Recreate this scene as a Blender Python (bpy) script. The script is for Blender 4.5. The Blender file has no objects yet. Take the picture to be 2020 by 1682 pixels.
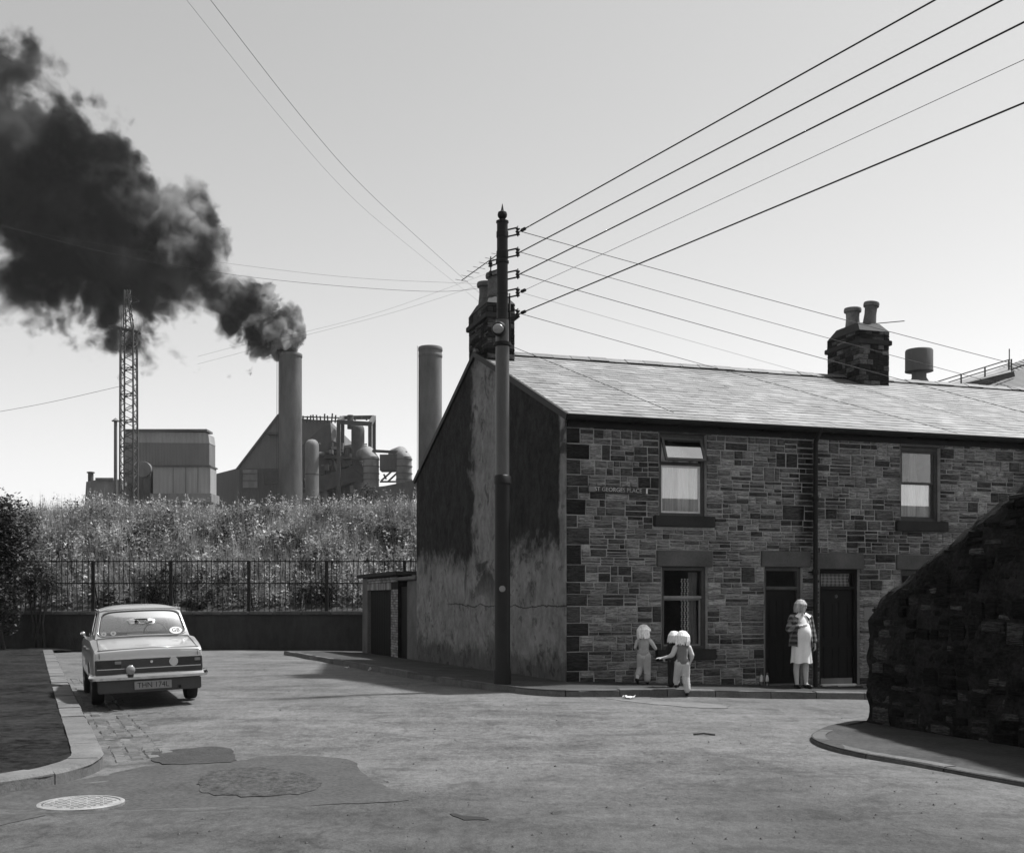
import bpy, bmesh, math, random
import numpy as np
from mathutils import Vector, Matrix, Euler, noise as mnoise
R = math.radians
random.seed(7); rng = np.random.default_rng(7)
sc = bpy.context.scene
COL = sc.collection

# ------------------------------------------------------------------ camera
F = 2250.0; W0, H0 = 2020.0, 1682.0; HOR = 1180.0; EYE = 1.6
cam = bpy.data.cameras.new('camera'); camo = bpy.data.objects.new('camera', cam); COL.objects.link(camo)
camo.location = (0, 0, EYE); camo.rotation_euler = (R(90), 0, 0)
cam.sensor_width = 36; cam.lens = 36 * F / W0; cam.shift_y = (HOR - H0 / 2) / W0
cam.clip_start = 0.1; cam.clip_end = 6000
sc.camera = camo
# ------------------------------------------------------------------ sky, sun, exposure
SUN_AZ = math.atan2(.898, .440); SUN_EL = R(63)
world = bpy.data.worlds.new('World'); sc.world = world; world.use_nodes = True
wn = world.node_tree; wn.nodes.clear()
sky = wn.nodes.new('ShaderNodeTexSky'); sky.sky_type = 'NISHITA'; sky.sun_disc = False
sky.sun_elevation = SUN_EL; sky.sun_rotation = SUN_AZ
sky.air_density = 1.0; sky.dust_density = 1.5; sky.ozone_density = 1.0; sky.altitude = 200
bwn = wn.nodes.new('ShaderNodeRGBToBW'); bg = wn.nodes.new('ShaderNodeBackground'); wo = wn.nodes.new('ShaderNodeOutputWorld')
wn.links.new(sky.outputs[0], bwn.inputs[0]); wn.links.new(bwn.outputs[0], bg.inputs[0]); wn.links.new(bg.outputs[0], wo.inputs[0])
bg.inputs[1].default_value = 0.13
sl = bpy.data.lights.new('sun', 'SUN'); sl.energy = 4.5; sl.angle = R(3.0); sl.color = (1, 1, 1)
so = bpy.data.objects.new('sun', sl); COL.objects.link(so)
SV = Vector((math.sin(SUN_AZ) * math.cos(SUN_EL), math.cos(SUN_AZ) * math.cos(SUN_EL), math.sin(SUN_EL)))
so.rotation_euler = SV.to_track_quat('Z', 'Y').to_euler(); so.location = SV * 60
sc.view_settings.view_transform = 'Standard'; sc.view_settings.look = 'None'
sc.view_settings.exposure = 0.70; sc.view_settings.gamma = 1.0; sc.view_settings.use_curve_mapping = False
sc.cycles.max_bounces = 6; sc.cycles.diffuse_bounces = 3; sc.cycles.glossy_bounces = 3
sc.cycles.transparent_max_bounces = 12; sc.cycles.volume_bounces = 1
sc.cycles.volume_step_rate = 1.0; sc.cycles.volume_max_steps = 256
sc.cycles.use_denoising = True

# ------------------------------------------------------------------ geometry helpers
def P(px, py, d):
    return Vector(((px - W0 / 2) * d / F, d, EYE + (HOR - py) * d / F))

U = Vector((.9506, .3104)); V = Vector((-.3104, .9506)); CX, CY = .974, 20.3
def sp(a, k=1.5):
    return max(a, 0) + math.log1p(math.exp(-abs(a) * k)) / k
def along(x, y): return (x - CX) * U.x + (y - CY) * U.y
def zr(x, y):                                   # road level
    z = -.041 * sp(along(x, y)) - .012 * sp(y - 21)
    d = (x + 3.55 + .39 * (y - 10.3)) * .93     # distance from the near kerb of the side street
    if y > 8.5: z -= .06 * math.exp(-(d / .9) ** 2)
    return z
def G(px, py, dz=0.0):                          # pixel -> point on the road
    d = 15.0
    for _ in range(40):
        x = (px - W0 / 2) * d / F
        z = zr(x, d) + dz
        d = .5 * d + .5 * (EYE - z) * F / (py - HOR)
    x = (px - W0 / 2) * d / F
    return Vector((x, d, zr(x, d) + dz))

class MB:
    def __init__(s): s.v = []; s.f = []
    def add(s, vs, fs):
        n = len(s.v); s.v += [tuple(p) for p in vs]; s.f += [tuple(n + i for i in f) for f in fs]; return s
    def box(s, a, b):
        x0, y0, z0 = a; x1, y1, z1 = b
        return s.add([(x0,y0,z0),(x1,y0,z0),(x1,y1,z0),(x0,y1,z0),(x0,y0,z1),(x1,y0,z1),(x1,y1,z1),(x0,y1,z1)],
                     [(0,3,2,1),(4,5,6,7),(0,1,5,4),(1,2,6,5),(2,3,7,6),(3,0,4,7)])
    def beam(s, a, b, w, h=None):
        a, b = Vector(a), Vector(b); h = h or w; d = (b - a).normalized()
        up = Vector((0,0,1)) if abs(d.z) < .95 else Vector((0,1,0))
        sx = d.cross(up).normalized() * w / 2; sy = sx.cross(d).normalized() * h / 2
        return s.add([a-sx-sy,a+sx-sy,a+sx+sy,a-sx+sy,b-sx-sy,b+sx-sy,b+sx+sy,b-sx+sy],
                     [(0,1,2,3),(7,6,5,4),(0,4,5,1),(1,5,6,2),(2,6,7,3),(3,7,4,0)])
    def tube(s, pts, r, n=8, cap=True):
        pts = [Vector(p) for p in pts]; rs = r if isinstance(r, (list, tuple)) else [r] * len(pts)
        n0 = len(s.v); prev = None
        for i, p in enumerate(pts):
            d = (pts[min(i+1, len(pts)-1)] - pts[max(i-1, 0)]).normalized()
            if prev is None:
                up = Vector((0,0,1)) if abs(d.z) < .9 else Vector((1,0,0)); prev = d.cross(up).normalized()
            a = (prev - d * prev.dot(d)).normalized(); b = d.cross(a); prev = a
            for k in range(n):
                t = 2 * math.pi * k / n; q = p + (a * math.cos(t) + b * math.sin(t)) * rs[i]; s.v.append(tuple(q))
        for i in range(len(pts) - 1):
            for k in range(n):
                s.f.append((n0+i*n+k, n0+i*n+(k+1)%n, n0+(i+1)*n+(k+1)%n, n0+(i+1)*n+k))
        if cap:
            s.f.append(tuple(n0 + k for k in range(n))[::-1]); m = n0 + (len(pts)-1)*n; s.f.append(tuple(m + k for k in range(n)))
        return s
    def lathe(s, prof, c=(0,0,0), n=16, axis='z'):
        n0 = len(s.v)
        for r, h in prof:
            for k in range(n):
                t = 2*math.pi*k/n; a, b = r*math.cos(t), r*math.sin(t)
                q = (a, b, h) if axis == 'z' else ((a, h, b) if axis == 'y' else (h, a, b))
                s.v.append((c[0]+q[0], c[1]+q[1], c[2]+q[2]))
        for i in range(len(prof)-1):
            for k in range(n):
                s.f.append((n0+i*n+k, n0+i*n+(k+1)%n, n0+(i+1)*n+(k+1)%n, n0+(i+1)*n+k))
        s.f.append(tuple(n0+k for k in range(n))[::-1]); m = n0+(len(prof)-1)*n; s.f.append(tuple(m+k for k in range(n)))
        return s
    def ell(s, c, r, n=12, m=8, rot=None):
        n0 = len(s.v); c = Vector(c)
        for i in range(m+1):
            th = math.pi * i / m
            for k in range(n):
                t = 2*math.pi*k/n; q = Vector((r[0]*math.sin(th)*math.cos(t), r[1]*math.sin(th)*math.sin(t), r[2]*math.cos(th)))
                if rot: q = rot @ q
                s.v.append(tuple(c+q))
        for i in range(m):
            for k in range(n):
                s.f.append((n0+(i+1)*n+k, n0+(i+1)*n+(k+1)%n, n0+i*n+(k+1)%n, n0+i*n+k))
        return s
    def prism(s, poly, y0, y1):                 # outline in x,z extruded along y
        n = len(poly)
        return s.add([(x,y0,z) for x,z in poly]+[(x,y1,z) for x,z in poly],
              [tuple(range(n)), tuple(range(2*n-1, n-1, -1))]+[((i+1)%n, i, n+i, n+(i+1)%n) for i in range(n)])
    def build(s, name, mat, parent=None, smooth=False, bevel=0, recalc=True):
        me = bpy.data.meshes.new(name); me.from_pydata(s.v, [], s.f); me.update()
        if recalc or bevel:
            bm = bmesh.new(); bm.from_mesh(me)
            bmesh.ops.remove_doubles(bm, verts=bm.verts, dist=1e-6)
            bmesh.ops.recalc_face_normals(bm, faces=bm.faces)
            if bevel:
                bmesh.ops.bevel(bm, geom=[e for e in bm.edges if e.calc_face_angle(0) > .5], offset=bevel, segments=2, affect='EDGES', clamp_overlap=True)
            bm.to_mesh(me); bm.free()
        return link(name, me, mat, parent, smooth)

def link(name, me, mat, parent=None, smooth=False):
    if smooth:
        me.polygons.foreach_set('use_smooth', [True] * len(me.polygons))
        if smooth == 'auto': me.set_sharp_from_angle(angle=R(40))
    if mat and not me.materials: me.materials.append(mat)
    o = bpy.data.objects.new(name, me); COL.objects.link(o)
    if parent: o.parent = parent
    return o
def npmesh(name, verts, quads, mat, parent=None, smooth=False):
    verts = np.asarray(verts, np.float32); quads = np.asarray(quads, np.int32)
    me = bpy.data.meshes.new(name); n, m, k = len(verts), len(quads), quads.shape[1]
    me.vertices.add(n); me.vertices.foreach_set('co', verts.ravel())
    me.loops.add(m*k); me.loops.foreach_set('vertex_index', quads.ravel())
    me.polygons.add(m); me.polygons.foreach_set('loop_start', np.arange(0, m*k, k, dtype=np.int32))
    me.update(calc_edges=True); me.validate()
    return link(name, me, mat, parent, smooth)
def tag(o, label=None, cat=None, group=None, kind=None):
    if label: o['label'] = label
    if cat: o['category'] = cat
    if group: o['group'] = group
    if kind: o['kind'] = kind
    return o
def thing(name, label, cat, loc=(0,0,0), rotz=0, group=None):
    o = bpy.data.objects.new(name, None); COL.objects.link(o); o.empty_display_size = .2
    o.location = loc; o.rotation_euler = (0,0,rotz)
    return tag(o, label, cat, group)
def copy_obj(o, parent=None):
    c = o.copy(); COL.objects.link(c); c.parent = parent if parent else o.parent; return c
def text_mesh(name, body, size, mat, parent, mw, extrude=.002, sx=1.0, shear=0):
    cu = bpy.data.curves.new(name, 'FONT'); cu.body = body; cu.size = size; cu.extrude = extrude
    cu.align_x = 'CENTER'; cu.align_y = 'CENTER'; cu.shear = shear; cu.resolution_u = 3
    t = bpy.data.objects.new(name, cu); COL.objects.link(t)
    dg = bpy.context.evaluated_depsgraph_get(); me = bpy.data.meshes.new_from_object(t.evaluated_get(dg))
    bpy.data.objects.remove(t); me.name = name; me.materials.clear()
    o = link(name, me, mat, parent); o.matrix_local = mw @ Matrix.Diagonal((sx,1,1,1)); return o

# ------------------------------------------------------------------ materials (all neutral greys: a black-and-white world)
def nt(name):
    m = bpy.data.materials.new(name); m.use_nodes = True; t = m.node_tree; t.nodes.clear(); return m, t
class N:
    def __init__(s, t): s.t = t
    def n(s, typ, **kw):
        nd = s.t.nodes.new(typ)
        for k, v in kw.items(): setattr(nd, k, v)
        return nd
    def val(s, sock, v):
        if hasattr(v, 'is_output') or isinstance(v, bpy.types.NodeSocket): s.t.links.new(v, sock)
        else: sock.default_value = v
    def math(s, op, a, b=0.0, c=None, clamp=False):
        nd = s.n('ShaderNodeMath', operation=op); nd.use_clamp = clamp
        s.val(nd.inputs[0], a); s.val(nd.inputs[1], b)
        if c is not None: s.val(nd.inputs[2], c)
        return nd.outputs[0]
    def vmul(s, v, k):
        nd = s.n('ShaderNodeVectorMath', operation='MULTIPLY'); s.t.links.new(v, nd.inputs[0]); nd.inputs[1].default_value = k; return nd.outputs[0]
    def noise(s, vec, scale, detail=3, rough=.55, dist=0.0):
        nd = s.n('ShaderNodeTexNoise'); s.t.links.new(vec, nd.inputs['Vector'])
        nd.inputs['Scale'].default_value = scale; nd.inputs['Detail'].default_value = detail
        nd.inputs['Roughness'].default_value = rough; nd.inputs['Distortion'].default_value = dist
        return nd.outputs[0]
    def ramp(s, fac, a, b, lo=0.0, hi=1.0):     # map range, smooth
        nd = s.n('ShaderNodeMapRange', interpolation_type='SMOOTHSTEP'); s.val(nd.inputs[0], fac)
        for i, x in enumerate((a, b, lo, hi)): s.val(nd.inputs[i+1], x)
        return nd.outputs[0]
    def mix(s, f, a, b):
        return s.math('ADD', s.math('MULTIPLY', a, s.math('SUBTRACT', 1.0, f)), s.math('MULTIPLY', b, f))
    def pos(s, space='world'):
        if space == 'world': return s.n('ShaderNodeNewGeometry').outputs['Position']
        return s.n('ShaderNodeTexCoord').outputs['Object']
def finish(t, k, col, rough=.8, bump=None, bstr=.3, bdist=.01, spec=.3, metal=0.0, coat=0.0):
    p = k.n('ShaderNodeBsdfPrincipled'); o = k.n('ShaderNodeOutputMaterial')
    k.val(p.inputs['Base Color'], col); k.val(p.inputs['Roughness'], rough)
    p.inputs['Specular IOR Level'].default_value = spec; p.inputs['Metallic'].default_value = metal
    p.inputs['Coat Weight'].default_value = coat
    if bump is not None:
        b = k.n('ShaderNodeBump'); b.inputs['Strength'].default_value = bstr; b.inputs['Distance'].default_value = bdist
        t.links.new(bump, b.inputs['Height']); t.links.new(b.outputs[0], p.inputs['Normal'])
    t.links.new(p.outputs[0], o.inputs[0]); return p
def M(name, v, rough=.8, var=.35, scale=3, var2=.25, scale2=35, stretch=(1,1,1), bump=.3, bscale=50, bdist=.01, rnd=0.0, isl=0.0, spec=.3, metal=0.0, space='world', coat=0.0):
    m, t = nt(name); k = N(t); p = k.vmul(k.pos(space), stretch)
    f = k.math('MAXIMUM', .12, k.math('ADD', k.math('MULTIPLY_ADD', k.noise(p, scale, 5, .62), 4*var, 1-2*var), k.math('MULTIPLY_ADD', k.noise(p, scale2, 4, .65), 4*var2, -2*var2)))
    if rnd: f = k.math('MULTIPLY', f, k.math('MULTIPLY_ADD', k.n('ShaderNodeObjectInfo').outputs['Random'], 2*rnd, 1-rnd))
    if isl: f = k.math('MULTIPLY', f, k.math('MULTIPLY_ADD', k.n('ShaderNodeNewGeometry').outputs['Random Per Island'], 2*isl, 1-isl))
    col = k.math('MULTIPLY', f, v, clamp=True)
    b = k.noise(p, bscale, 4, .65) if bump else None
    finish(t, k, col, rough, b, bump, bdist, spec, metal, coat); return m
def dark_run(t, k):                              # dark ragged band beside the downpipe, and big random soot blotches
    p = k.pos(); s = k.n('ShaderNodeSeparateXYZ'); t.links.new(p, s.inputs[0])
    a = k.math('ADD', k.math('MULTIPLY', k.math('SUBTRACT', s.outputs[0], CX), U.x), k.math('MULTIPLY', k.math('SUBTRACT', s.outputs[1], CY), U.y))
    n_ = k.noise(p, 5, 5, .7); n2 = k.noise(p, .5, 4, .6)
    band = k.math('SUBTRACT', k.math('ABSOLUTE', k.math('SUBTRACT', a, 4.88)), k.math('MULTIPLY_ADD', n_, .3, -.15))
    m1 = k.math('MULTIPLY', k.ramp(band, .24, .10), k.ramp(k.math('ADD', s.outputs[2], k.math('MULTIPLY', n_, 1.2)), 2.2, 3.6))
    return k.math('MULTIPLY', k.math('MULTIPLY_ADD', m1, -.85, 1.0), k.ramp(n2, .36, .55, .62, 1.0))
def stone_mat(name, lo, hi, dark, dark_frac, bump=.6, darken=False):
    m, t = nt(name); k = N(t); p = k.pos(); ps = k.vmul(p, (1,1,3.2))
    r = k.math('FRACT', k.math('ADD', k.n('ShaderNodeObjectInfo').outputs['Random'], k.n('ShaderNodeNewGeometry').outputs['Random Per Island']))
    r2 = k.math('FRACT', k.math('MULTIPLY', r, 7.31))
    base = k.mix(k.ramp(r, dark_frac-.03, dark_frac+.03), dark, k.math('MULTIPLY_ADD', r2, hi-lo, lo))
    big = k.noise(p, .9, 3); fine = k.noise(ps, 22, 5, .65); lam = k.noise(k.vmul(p, (2.2,2.2,26)), 3, 4, .6)
    f = k.math('MAXIMUM', .15, k.math('ADD', k.math('MULTIPLY_ADD', big, 1.8, .1), k.math('MULTIPLY_ADD', fine, 2.0, -1.0)))
    f = k.math('MULTIPLY', f, k.ramp(lam, .38, .58, .40, 1.15))
    col = k.math('MULTIPLY', base, f, clamp=True)
    if darken: col = k.math('MULTIPLY', col, dark_run(t, k))
    h = k.math('ADD', k.math('MULTIPLY', fine, .6), lam)
    finish(t, k, col, .92, h, bump, .03, .08); return m

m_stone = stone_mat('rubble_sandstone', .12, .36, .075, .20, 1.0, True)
m_quoin = stone_mat('quoin_sandstone', .04, .09, .03, .4)
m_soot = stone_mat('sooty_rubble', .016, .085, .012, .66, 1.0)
m_chim = stone_mat('chimney_stone', .03, .14, .022, .45)
m_mortar = M('lime_mortar', .34, .95, .35, 2.5, .3, 30, bump=.5, bscale=45)
m_mortar_dark = M('sooty_mortar', .010, .95, .4, 2.5, .3, 30, bump=.5, bscale=45)
m_lintel = M('tooled_stone_lintel', .085, .85, .35, 2, .25, 30, bump=.5, bscale=40)
m_sill = M('sooty_stone_sill', .022, .8, .4, 3, .3, 30, bump=.5, bscale=40)
m_slate = M('roof_slate', .16, .55, .35, 1.2, .2, 25, bump=.35, bscale=30, rnd=.25, isl=.25, spec=.45)
m_ridge = M('ridge_tile', .11, .6, .35, 2, .3, 25, bump=.4, bscale=30, rnd=.2)
m_black = M('black_paint', .012, .5, .3, 6, .2, 40, bump=.15, bscale=60, spec=.4)
m_dark_iron = M('dark_iron', .012, .6, .4, 5, .3, 40, bump=.3, bscale=60, spec=.2)
m_pole = M('pole_grey_paint', .055, .42, .35, 2.0, .2, 30, stretch=(1,1,.25), bump=.2, bscale=40, spec=.5)
m_pole_dark = M('pole_black_paint', .010, .5, .3, 4, .2, 30, bump=.2, bscale=40, spec=.25)
m_white = M('white_gloss_paint', .62, .4, .15, 4, .1, 40, bump=.1, bscale=60)
m_greypaint = M('grey_woodwork_paint', .06, .5, .3, 5, .2, 40, bump=.2, bscale=60)
m_door = M('dark_door_paint', .009, .6, .3, 5, .2, 40, bump=.15, bscale=60, spec=.15)
m_pot = M('chimney_pot_clay', .13, .75, .5, 4, .3, 25, bump=.3, bscale=40, rnd=.2)
m_curtain = M('white_net_curtain', .78, .9, .6, 7, .5, 22, stretch=(1,.05,.03), bump=.1, bscale=80, space='object')
m_pattern = M('grey_curtain', .28, .9, .2, 3, .1, 40, bump=.1, bscale=80)
m_render = M('cement_render', .11, .9, .35, 1.5, .25, 25, bump=.4, bscale=30)
m_brick = M('painted_brick', .22, .85, .4, 3, .3, 30, bump=.4, bscale=50, rnd=.4)
m_kerb = M('worn_kerb_stone', .105, .8, .35, 2.5, .3, 35, bump=.5, bscale=45, rnd=.15)
m_sett = M('granite_sett', .085, .75, .4, 4, .3, 35, bump=.5, bscale=45, rnd=.3)
m_pave = M('asphalt_pavement', .036, .85, .5, 1.2, .6, 18, bump=.5, bscale=120, bdist=.006)
m_pave_l = M('dirty_pavement', .017, .95, .7, .9, .9, 9, bump=.7, bscale=50, bdist=.012, spec=.04)
m_patch = M('new_tarmac_patch', .032, .85, .3, 4, .7, 30, bump=.7, bscale=150, bdist=.01)
m_patch2 = M('coarse_tarmac_patch', .05, .85, .6, 7, 1.0, 22, bump=1, bscale=80, bdist=.02)
m_patch3 = M('smooth_tarmac_patch', .046, .82, .3, 2.5, .6, 24, bump=.4, bscale=150, bdist=.006)
m_earth = M('rough_earth', .05, .95, .5, .6, .4, 8, bump=.5, bscale=8, bdist=.1)
m_retain = M('stained_retaining_wall', .028, .9, .6, .5, .35, 6, stretch=(1,1,.4), bump=.6, bscale=10, bdist=.05)
m_coping = M('coping_stone', .09, .9, .4, 2, .3, 20, bump=.5, bscale=25, rnd=.25)
m_cast = M('worn_cast_iron', .34, .42, .35, 6, .25, 60, bump=.3, bscale=80, spec=.5, metal=.5)
m_wire = M('black_cable', .012, .6, .2, 5, .1, 40, bump=0)
m_thin = M('grey_cable', .035, .6, .2, 5, .1, 40, bump=0)
m_lampglass = M('lamp_lens', .25, .15, .2, 8, .1, 40, bump=0, spec=.6)
m_paper = M('litter_paper', .7, .9, .15, 20, .1, 60, bump=.2, bscale=60)
m_milk = M('milk', .8, .3, .05, 5, .05, 40, bump=0)

def m_road_make():
    m, t = nt('worn_asphalt'); k = N(t); p = k.pos()
    big = k.noise(p, .35, 4, .6); mid = k.noise(k.vmul(p, (1,.55,1)), 2.2, 5, .65, .6); ag = k.noise(p, 60, 3, .7); ag2 = k.noise(k.vmul(p, (1,.6,1)), 14, 6, .78)
    streak = k.noise(k.vmul(p, (.35, 1.3, 1)), 1.6, 4, .6)
    v = k.n('ShaderNodeTexVoronoi'); t.links.new(p, v.inputs['Vector']); v.inputs['Scale'].default_value = 55
    pit = k.ramp(v.outputs['Distance'], .05, .18)
    v2 = k.n('ShaderNodeTexVoronoi'); t.links.new(p, v2.inputs['Vector']); v2.inputs['Scale'].default_value = 5.5
    spot = k.ramp(v2.outputs['Distance'], .05, .09)
    f = k.math('ADD', k.math('MULTIPLY_ADD', big, 1.5, .25), k.math('MULTIPLY_ADD', mid, 1.3, -.65))
    f = k.math('ADD', f, k.math('MULTIPLY_ADD', ag, 2.6, -1.3)); f = k.math('ADD', f, k.math('MULTIPLY_ADD', ag2, 2.4, -1.2)); f = k.math('ADD', f, k.math('MULTIPLY_ADD', streak, 1.3, -.65))
    f = k.math('MULTIPLY', f, k.ramp(k.noise(p, 1.1, 5, .7, 1.5), .36, .46, .66, 1.0))
    f = k.math('MULTIPLY', f, k.math('MULTIPLY_ADD', spot, .25, .75)); sy_ = k.n('ShaderNodeSeparateXYZ'); t.links.new(p, sy_.inputs[0])
    f = k.math('MULTIPLY', f, k.ramp(k.math('ADD', sy_.outputs[1], k.math('MULTIPLY_ADD', big, 5.0, -2.5)), 6.8, 13.0, .48, 1.0))  # vignette painted into the colour: near road darkened, with a noisy edge
    ck = k.n('ShaderNodeVectorMath', operation='MULTIPLY_ADD'); wn_ = k.n('ShaderNodeTexNoise'); t.links.new(p, wn_.inputs['Vector']); wn_.inputs['Scale'].default_value = 1.3; wn_.inputs['Detail'].default_value = 5
    t.links.new(wn_.outputs['Color'], ck.inputs[0]); ck.inputs[1].default_value = (1.6,1.6,0); t.links.new(p, ck.inputs[2])
    v3 = k.n('ShaderNodeTexVoronoi', feature='DISTANCE_TO_EDGE'); t.links.new(ck.outputs[0], v3.inputs['Vector']); v3.inputs['Scale'].default_value = .22
    crk = k.ramp(v3.outputs['Distance'], .002, .007); crk = k.math('MAXIMUM', crk, k.ramp(k.noise(p, .6, 3), .48, .56))
    f = k.math('MULTIPLY', f, k.math('MULTIPLY_ADD', crk, .35, .65))
    col = k.math('MULTIPLY', k.math('MAXIMUM', f, .12), .086)
    h = k.math('ADD', k.math('MULTIPLY', ag, .5), k.math('ADD', k.math('MULTIPLY', pit, .5), k.math('MULTIPLY', mid, 1.2)))
    finish(t, k, col, .72, h, .7, .012, .35); return m
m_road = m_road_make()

def m_gable_make():
    m, t = nt('stained_gable_render'); k = N(t); p = k.pos('object')
    sx = k.n('ShaderNodeSeparateXYZ'); t.links.new(p, sx.inputs[0]); s, z = sx.outputs[1], sx.outputs[2]
    q = k.vmul(p, (1, .8, 1)); n1 = k.noise(q, .8, 6, .6, .8); n2 = k.noise(p, 7, 6, .75); n3 = k.noise(k.vmul(p, (1, 1, .8)), 2.2, 6, .68, .5)
    w = k.math('ADD', k.math('MULTIPLY_ADD', n1, 2.6, -1.3), k.math('MULTIPLY_ADD', n2, 1.2, -.6))
    hi = k.ramp(k.math('ADD', z, k.math('MULTIPLY', w, .9)), 2.15, 2.75)
    strip = k.math('MULTIPLY', k.ramp(k.math('ADD', s, k.math('MULTIPLY', w, .45)), 3.5, 4.0), k.ramp(k.math('ADD', s, k.math('MULTIPLY', w, 1.1)), 6.1, 5.4))
    edge = k.ramp(k.math('ADD', s, k.math('MULTIPLY', w, .2)), .32, .2)
    patch = k.ramp(n1, .56, .62, 0.0, .8)
    dark = k.math('MULTIPLY', hi, k.math('SUBTRACT', 1.0, k.math('MAXIMUM', k.math('MULTIPLY', strip, .95), edge), clamp=True))
    dark = k.math('MAXIMUM', dark, k.math('MULTIPLY', patch, k.ramp(z, 1.2, 2.2)))
    foot = k.ramp(k.math('ADD', z, k.math('MULTIPLY', w, .5)), .75, .3)
    pale = k.math('MULTIPLY', .20, k.math('ADD', k.math('MULTIPLY_ADD', n3, 1.8, .1), k.math('MULTIPLY_ADD', n2, 1.2, -.6)))
    drk = k.math('MULTIPLY', .017, k.math('MAXIMUM', .15, k.math('ADD', k.math('MULTIPLY_ADD', n3, 4.4, -1.2), k.math('MULTIPLY_ADD', n2, 3.2, -1.6))))
    crk = k.math('ABSOLUTE', k.math('SUBTRACT', k.math('ADD', z, k.math('MULTIPLY', k.math('SUBTRACT', n1, .5), .35)), 1.46)); crk = k.math('MULTIPLY', k.ramp(crk, .016, .006), k.ramp(s, 8.5, 7.5)); flk = k.ramp(k.noise(p, 2.6, 6, .75, .6), .585, .60)
    pale = k.math('MULTIPLY', pale, k.math('MULTIPLY_ADD', crk, -.7, 1.0)); pale = k.math('MULTIPLY', pale, k.math('MULTIPLY_ADD', flk, -.45, 1.0))
    col = k.mix(dark, pale, drk); col = k.math('MULTIPLY', col, k.math('MULTIPLY_ADD', foot, -.55, 1.0))
    h = k.math('ADD', k.math('SUBTRACT', n2, k.math('ADD', flk, crk)), k.math('MULTIPLY_ADD', dark, -.6, k.math('MULTIPLY', k.noise(p, 40, 4, .7), .3)))
    finish(t, k, col, .9, h, .7, .035, .2); return m
m_gable = m_gable_make()

def m_glass_make(name, tint=.95, extra=0.0, rough=.0):
    m, t = nt(name); k = N(t); f = k.n('ShaderNodeFresnel'); f.inputs[0].default_value = 1.52
    fac = k.math('MULTIPLY_ADD', f.outputs[0], 1.0, extra, clamp=True)
    tr = k.n('ShaderNodeBsdfTransparent'); tr.inputs[0].default_value = (tint,)*3+(1,)
    g = k.n('ShaderNodeBsdfGlossy'); g.inputs['Roughness'].default_value = rough; g.inputs[0].default_value = (.95,.95,.95,1)
    mx = k.n('ShaderNodeMixShader'); o = k.n('ShaderNodeOutputMaterial')
    t.links.new(fac, mx.inputs[0]); t.links.new(tr.outputs[0], mx.inputs[1]); t.links.new(g.outputs[0], mx.inputs[2]); t.links.new(mx.outputs[0], o.inputs[0])
    return m
m_glass = m_glass_make('window_glass', .93, .0)
m_carglass = m_glass_make('car_glass', .88, .16, .02)

def m_leaf_make(name, v, isl=.6, trans=.4):
    m, t = nt(name); k = N(t)
    r = k.n('ShaderNodeNewGeometry').outputs['Random Per Island']; big = k.noise(k.pos(), .55, 4, .65)
    col = k.math('MULTIPLY', v, k.math('MULTIPLY', k.math('MULTIPLY_ADD', r, 2*isl, 1-isl), k.math('MAXIMUM', .15, k.math('MULTIPLY_ADD', big, 3.6, -.85))))
    d = k.n('ShaderNodeBsdfPrincipled'); k.val(d.inputs['Base Color'], col); d.inputs['Roughness'].default_value = .55; d.inputs['Specular IOR Level'].default_value = .3
    tr = k.n('ShaderNodeBsdfTranslucent'); k.val(tr.inputs[0], col); mx = k.n('ShaderNodeMixShader'); mx.inputs[0].default_value = trans
    o = k.n('ShaderNodeOutputMaterial'); t.links.new(d.outputs[0], mx.inputs[1]); t.links.new(tr.outputs[0], mx.inputs[2]); t.links.new(mx.outputs[0], o.inputs[0]); return m
m_weed = m_leaf_make('weed_leaves', .20, .75); m_grass = m_leaf_make('dry_grass', .26, .5); m_flower = m_leaf_make('pale_flowers', .6, .3, .3)
m_bush = m_leaf_make('hawthorn_leaves', .04, .6); m_bark = M('bark', .04, .9, .4, 6, .3, 30, bump=.6, bscale=30)

def m_corr_make(name, v, freq, stretch=(1,1,1), axis='X', var=.3):
    m, t = nt(name); k = N(t); p = k.pos('object'); w = k.n('ShaderNodeTexWave', wave_type='BANDS', bands_direction=axis)
    t.links.new(p, w.inputs['Vector']); w.inputs['Scale'].default_value = freq
    f = k.math('ADD', k.math('MULTIPLY_ADD', k.noise(k.vmul(p, (1,1,.35)), .35, 4, .6), 2*var, 1-var), k.math('MULTIPLY_ADD', k.noise(k.vmul(p,(1,1,.1)), 2.5, 3), .4, -.2))
    finish(t, k, k.math('MULTIPLY', f, v), .7, w.outputs[1], .6, .08, .3); return m
m_clad = m_corr_make('corrugated_cladding', .15, 1.6); m_clad_l = m_corr_make('pale_cladding', .27, .6); m_clad_d = m_corr_make('dark_cladding', .09, 1.3)
m_works = M('works_steel', .085, .7, .5, .12, .3, .9, stretch=(1,1,.5), bump=.3, bscale=1.5, bdist=.1)
m_works_l = M('works_steel_pale', .18, .7, .5, .12, .3, .9, stretch=(1,1,.4), bump=.3, bscale=1.5, bdist=.1)
m_stack = M('stack_concrete', .11, .85, .45, .12, .4, .5, stretch=(1,1,.3), bump=.3, bscale=2, bdist=.05)
m_steel = M('far_structural_steel', .06, .6, .3, 1, .2, 8, bump=0)
print('helpers ok')

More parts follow.
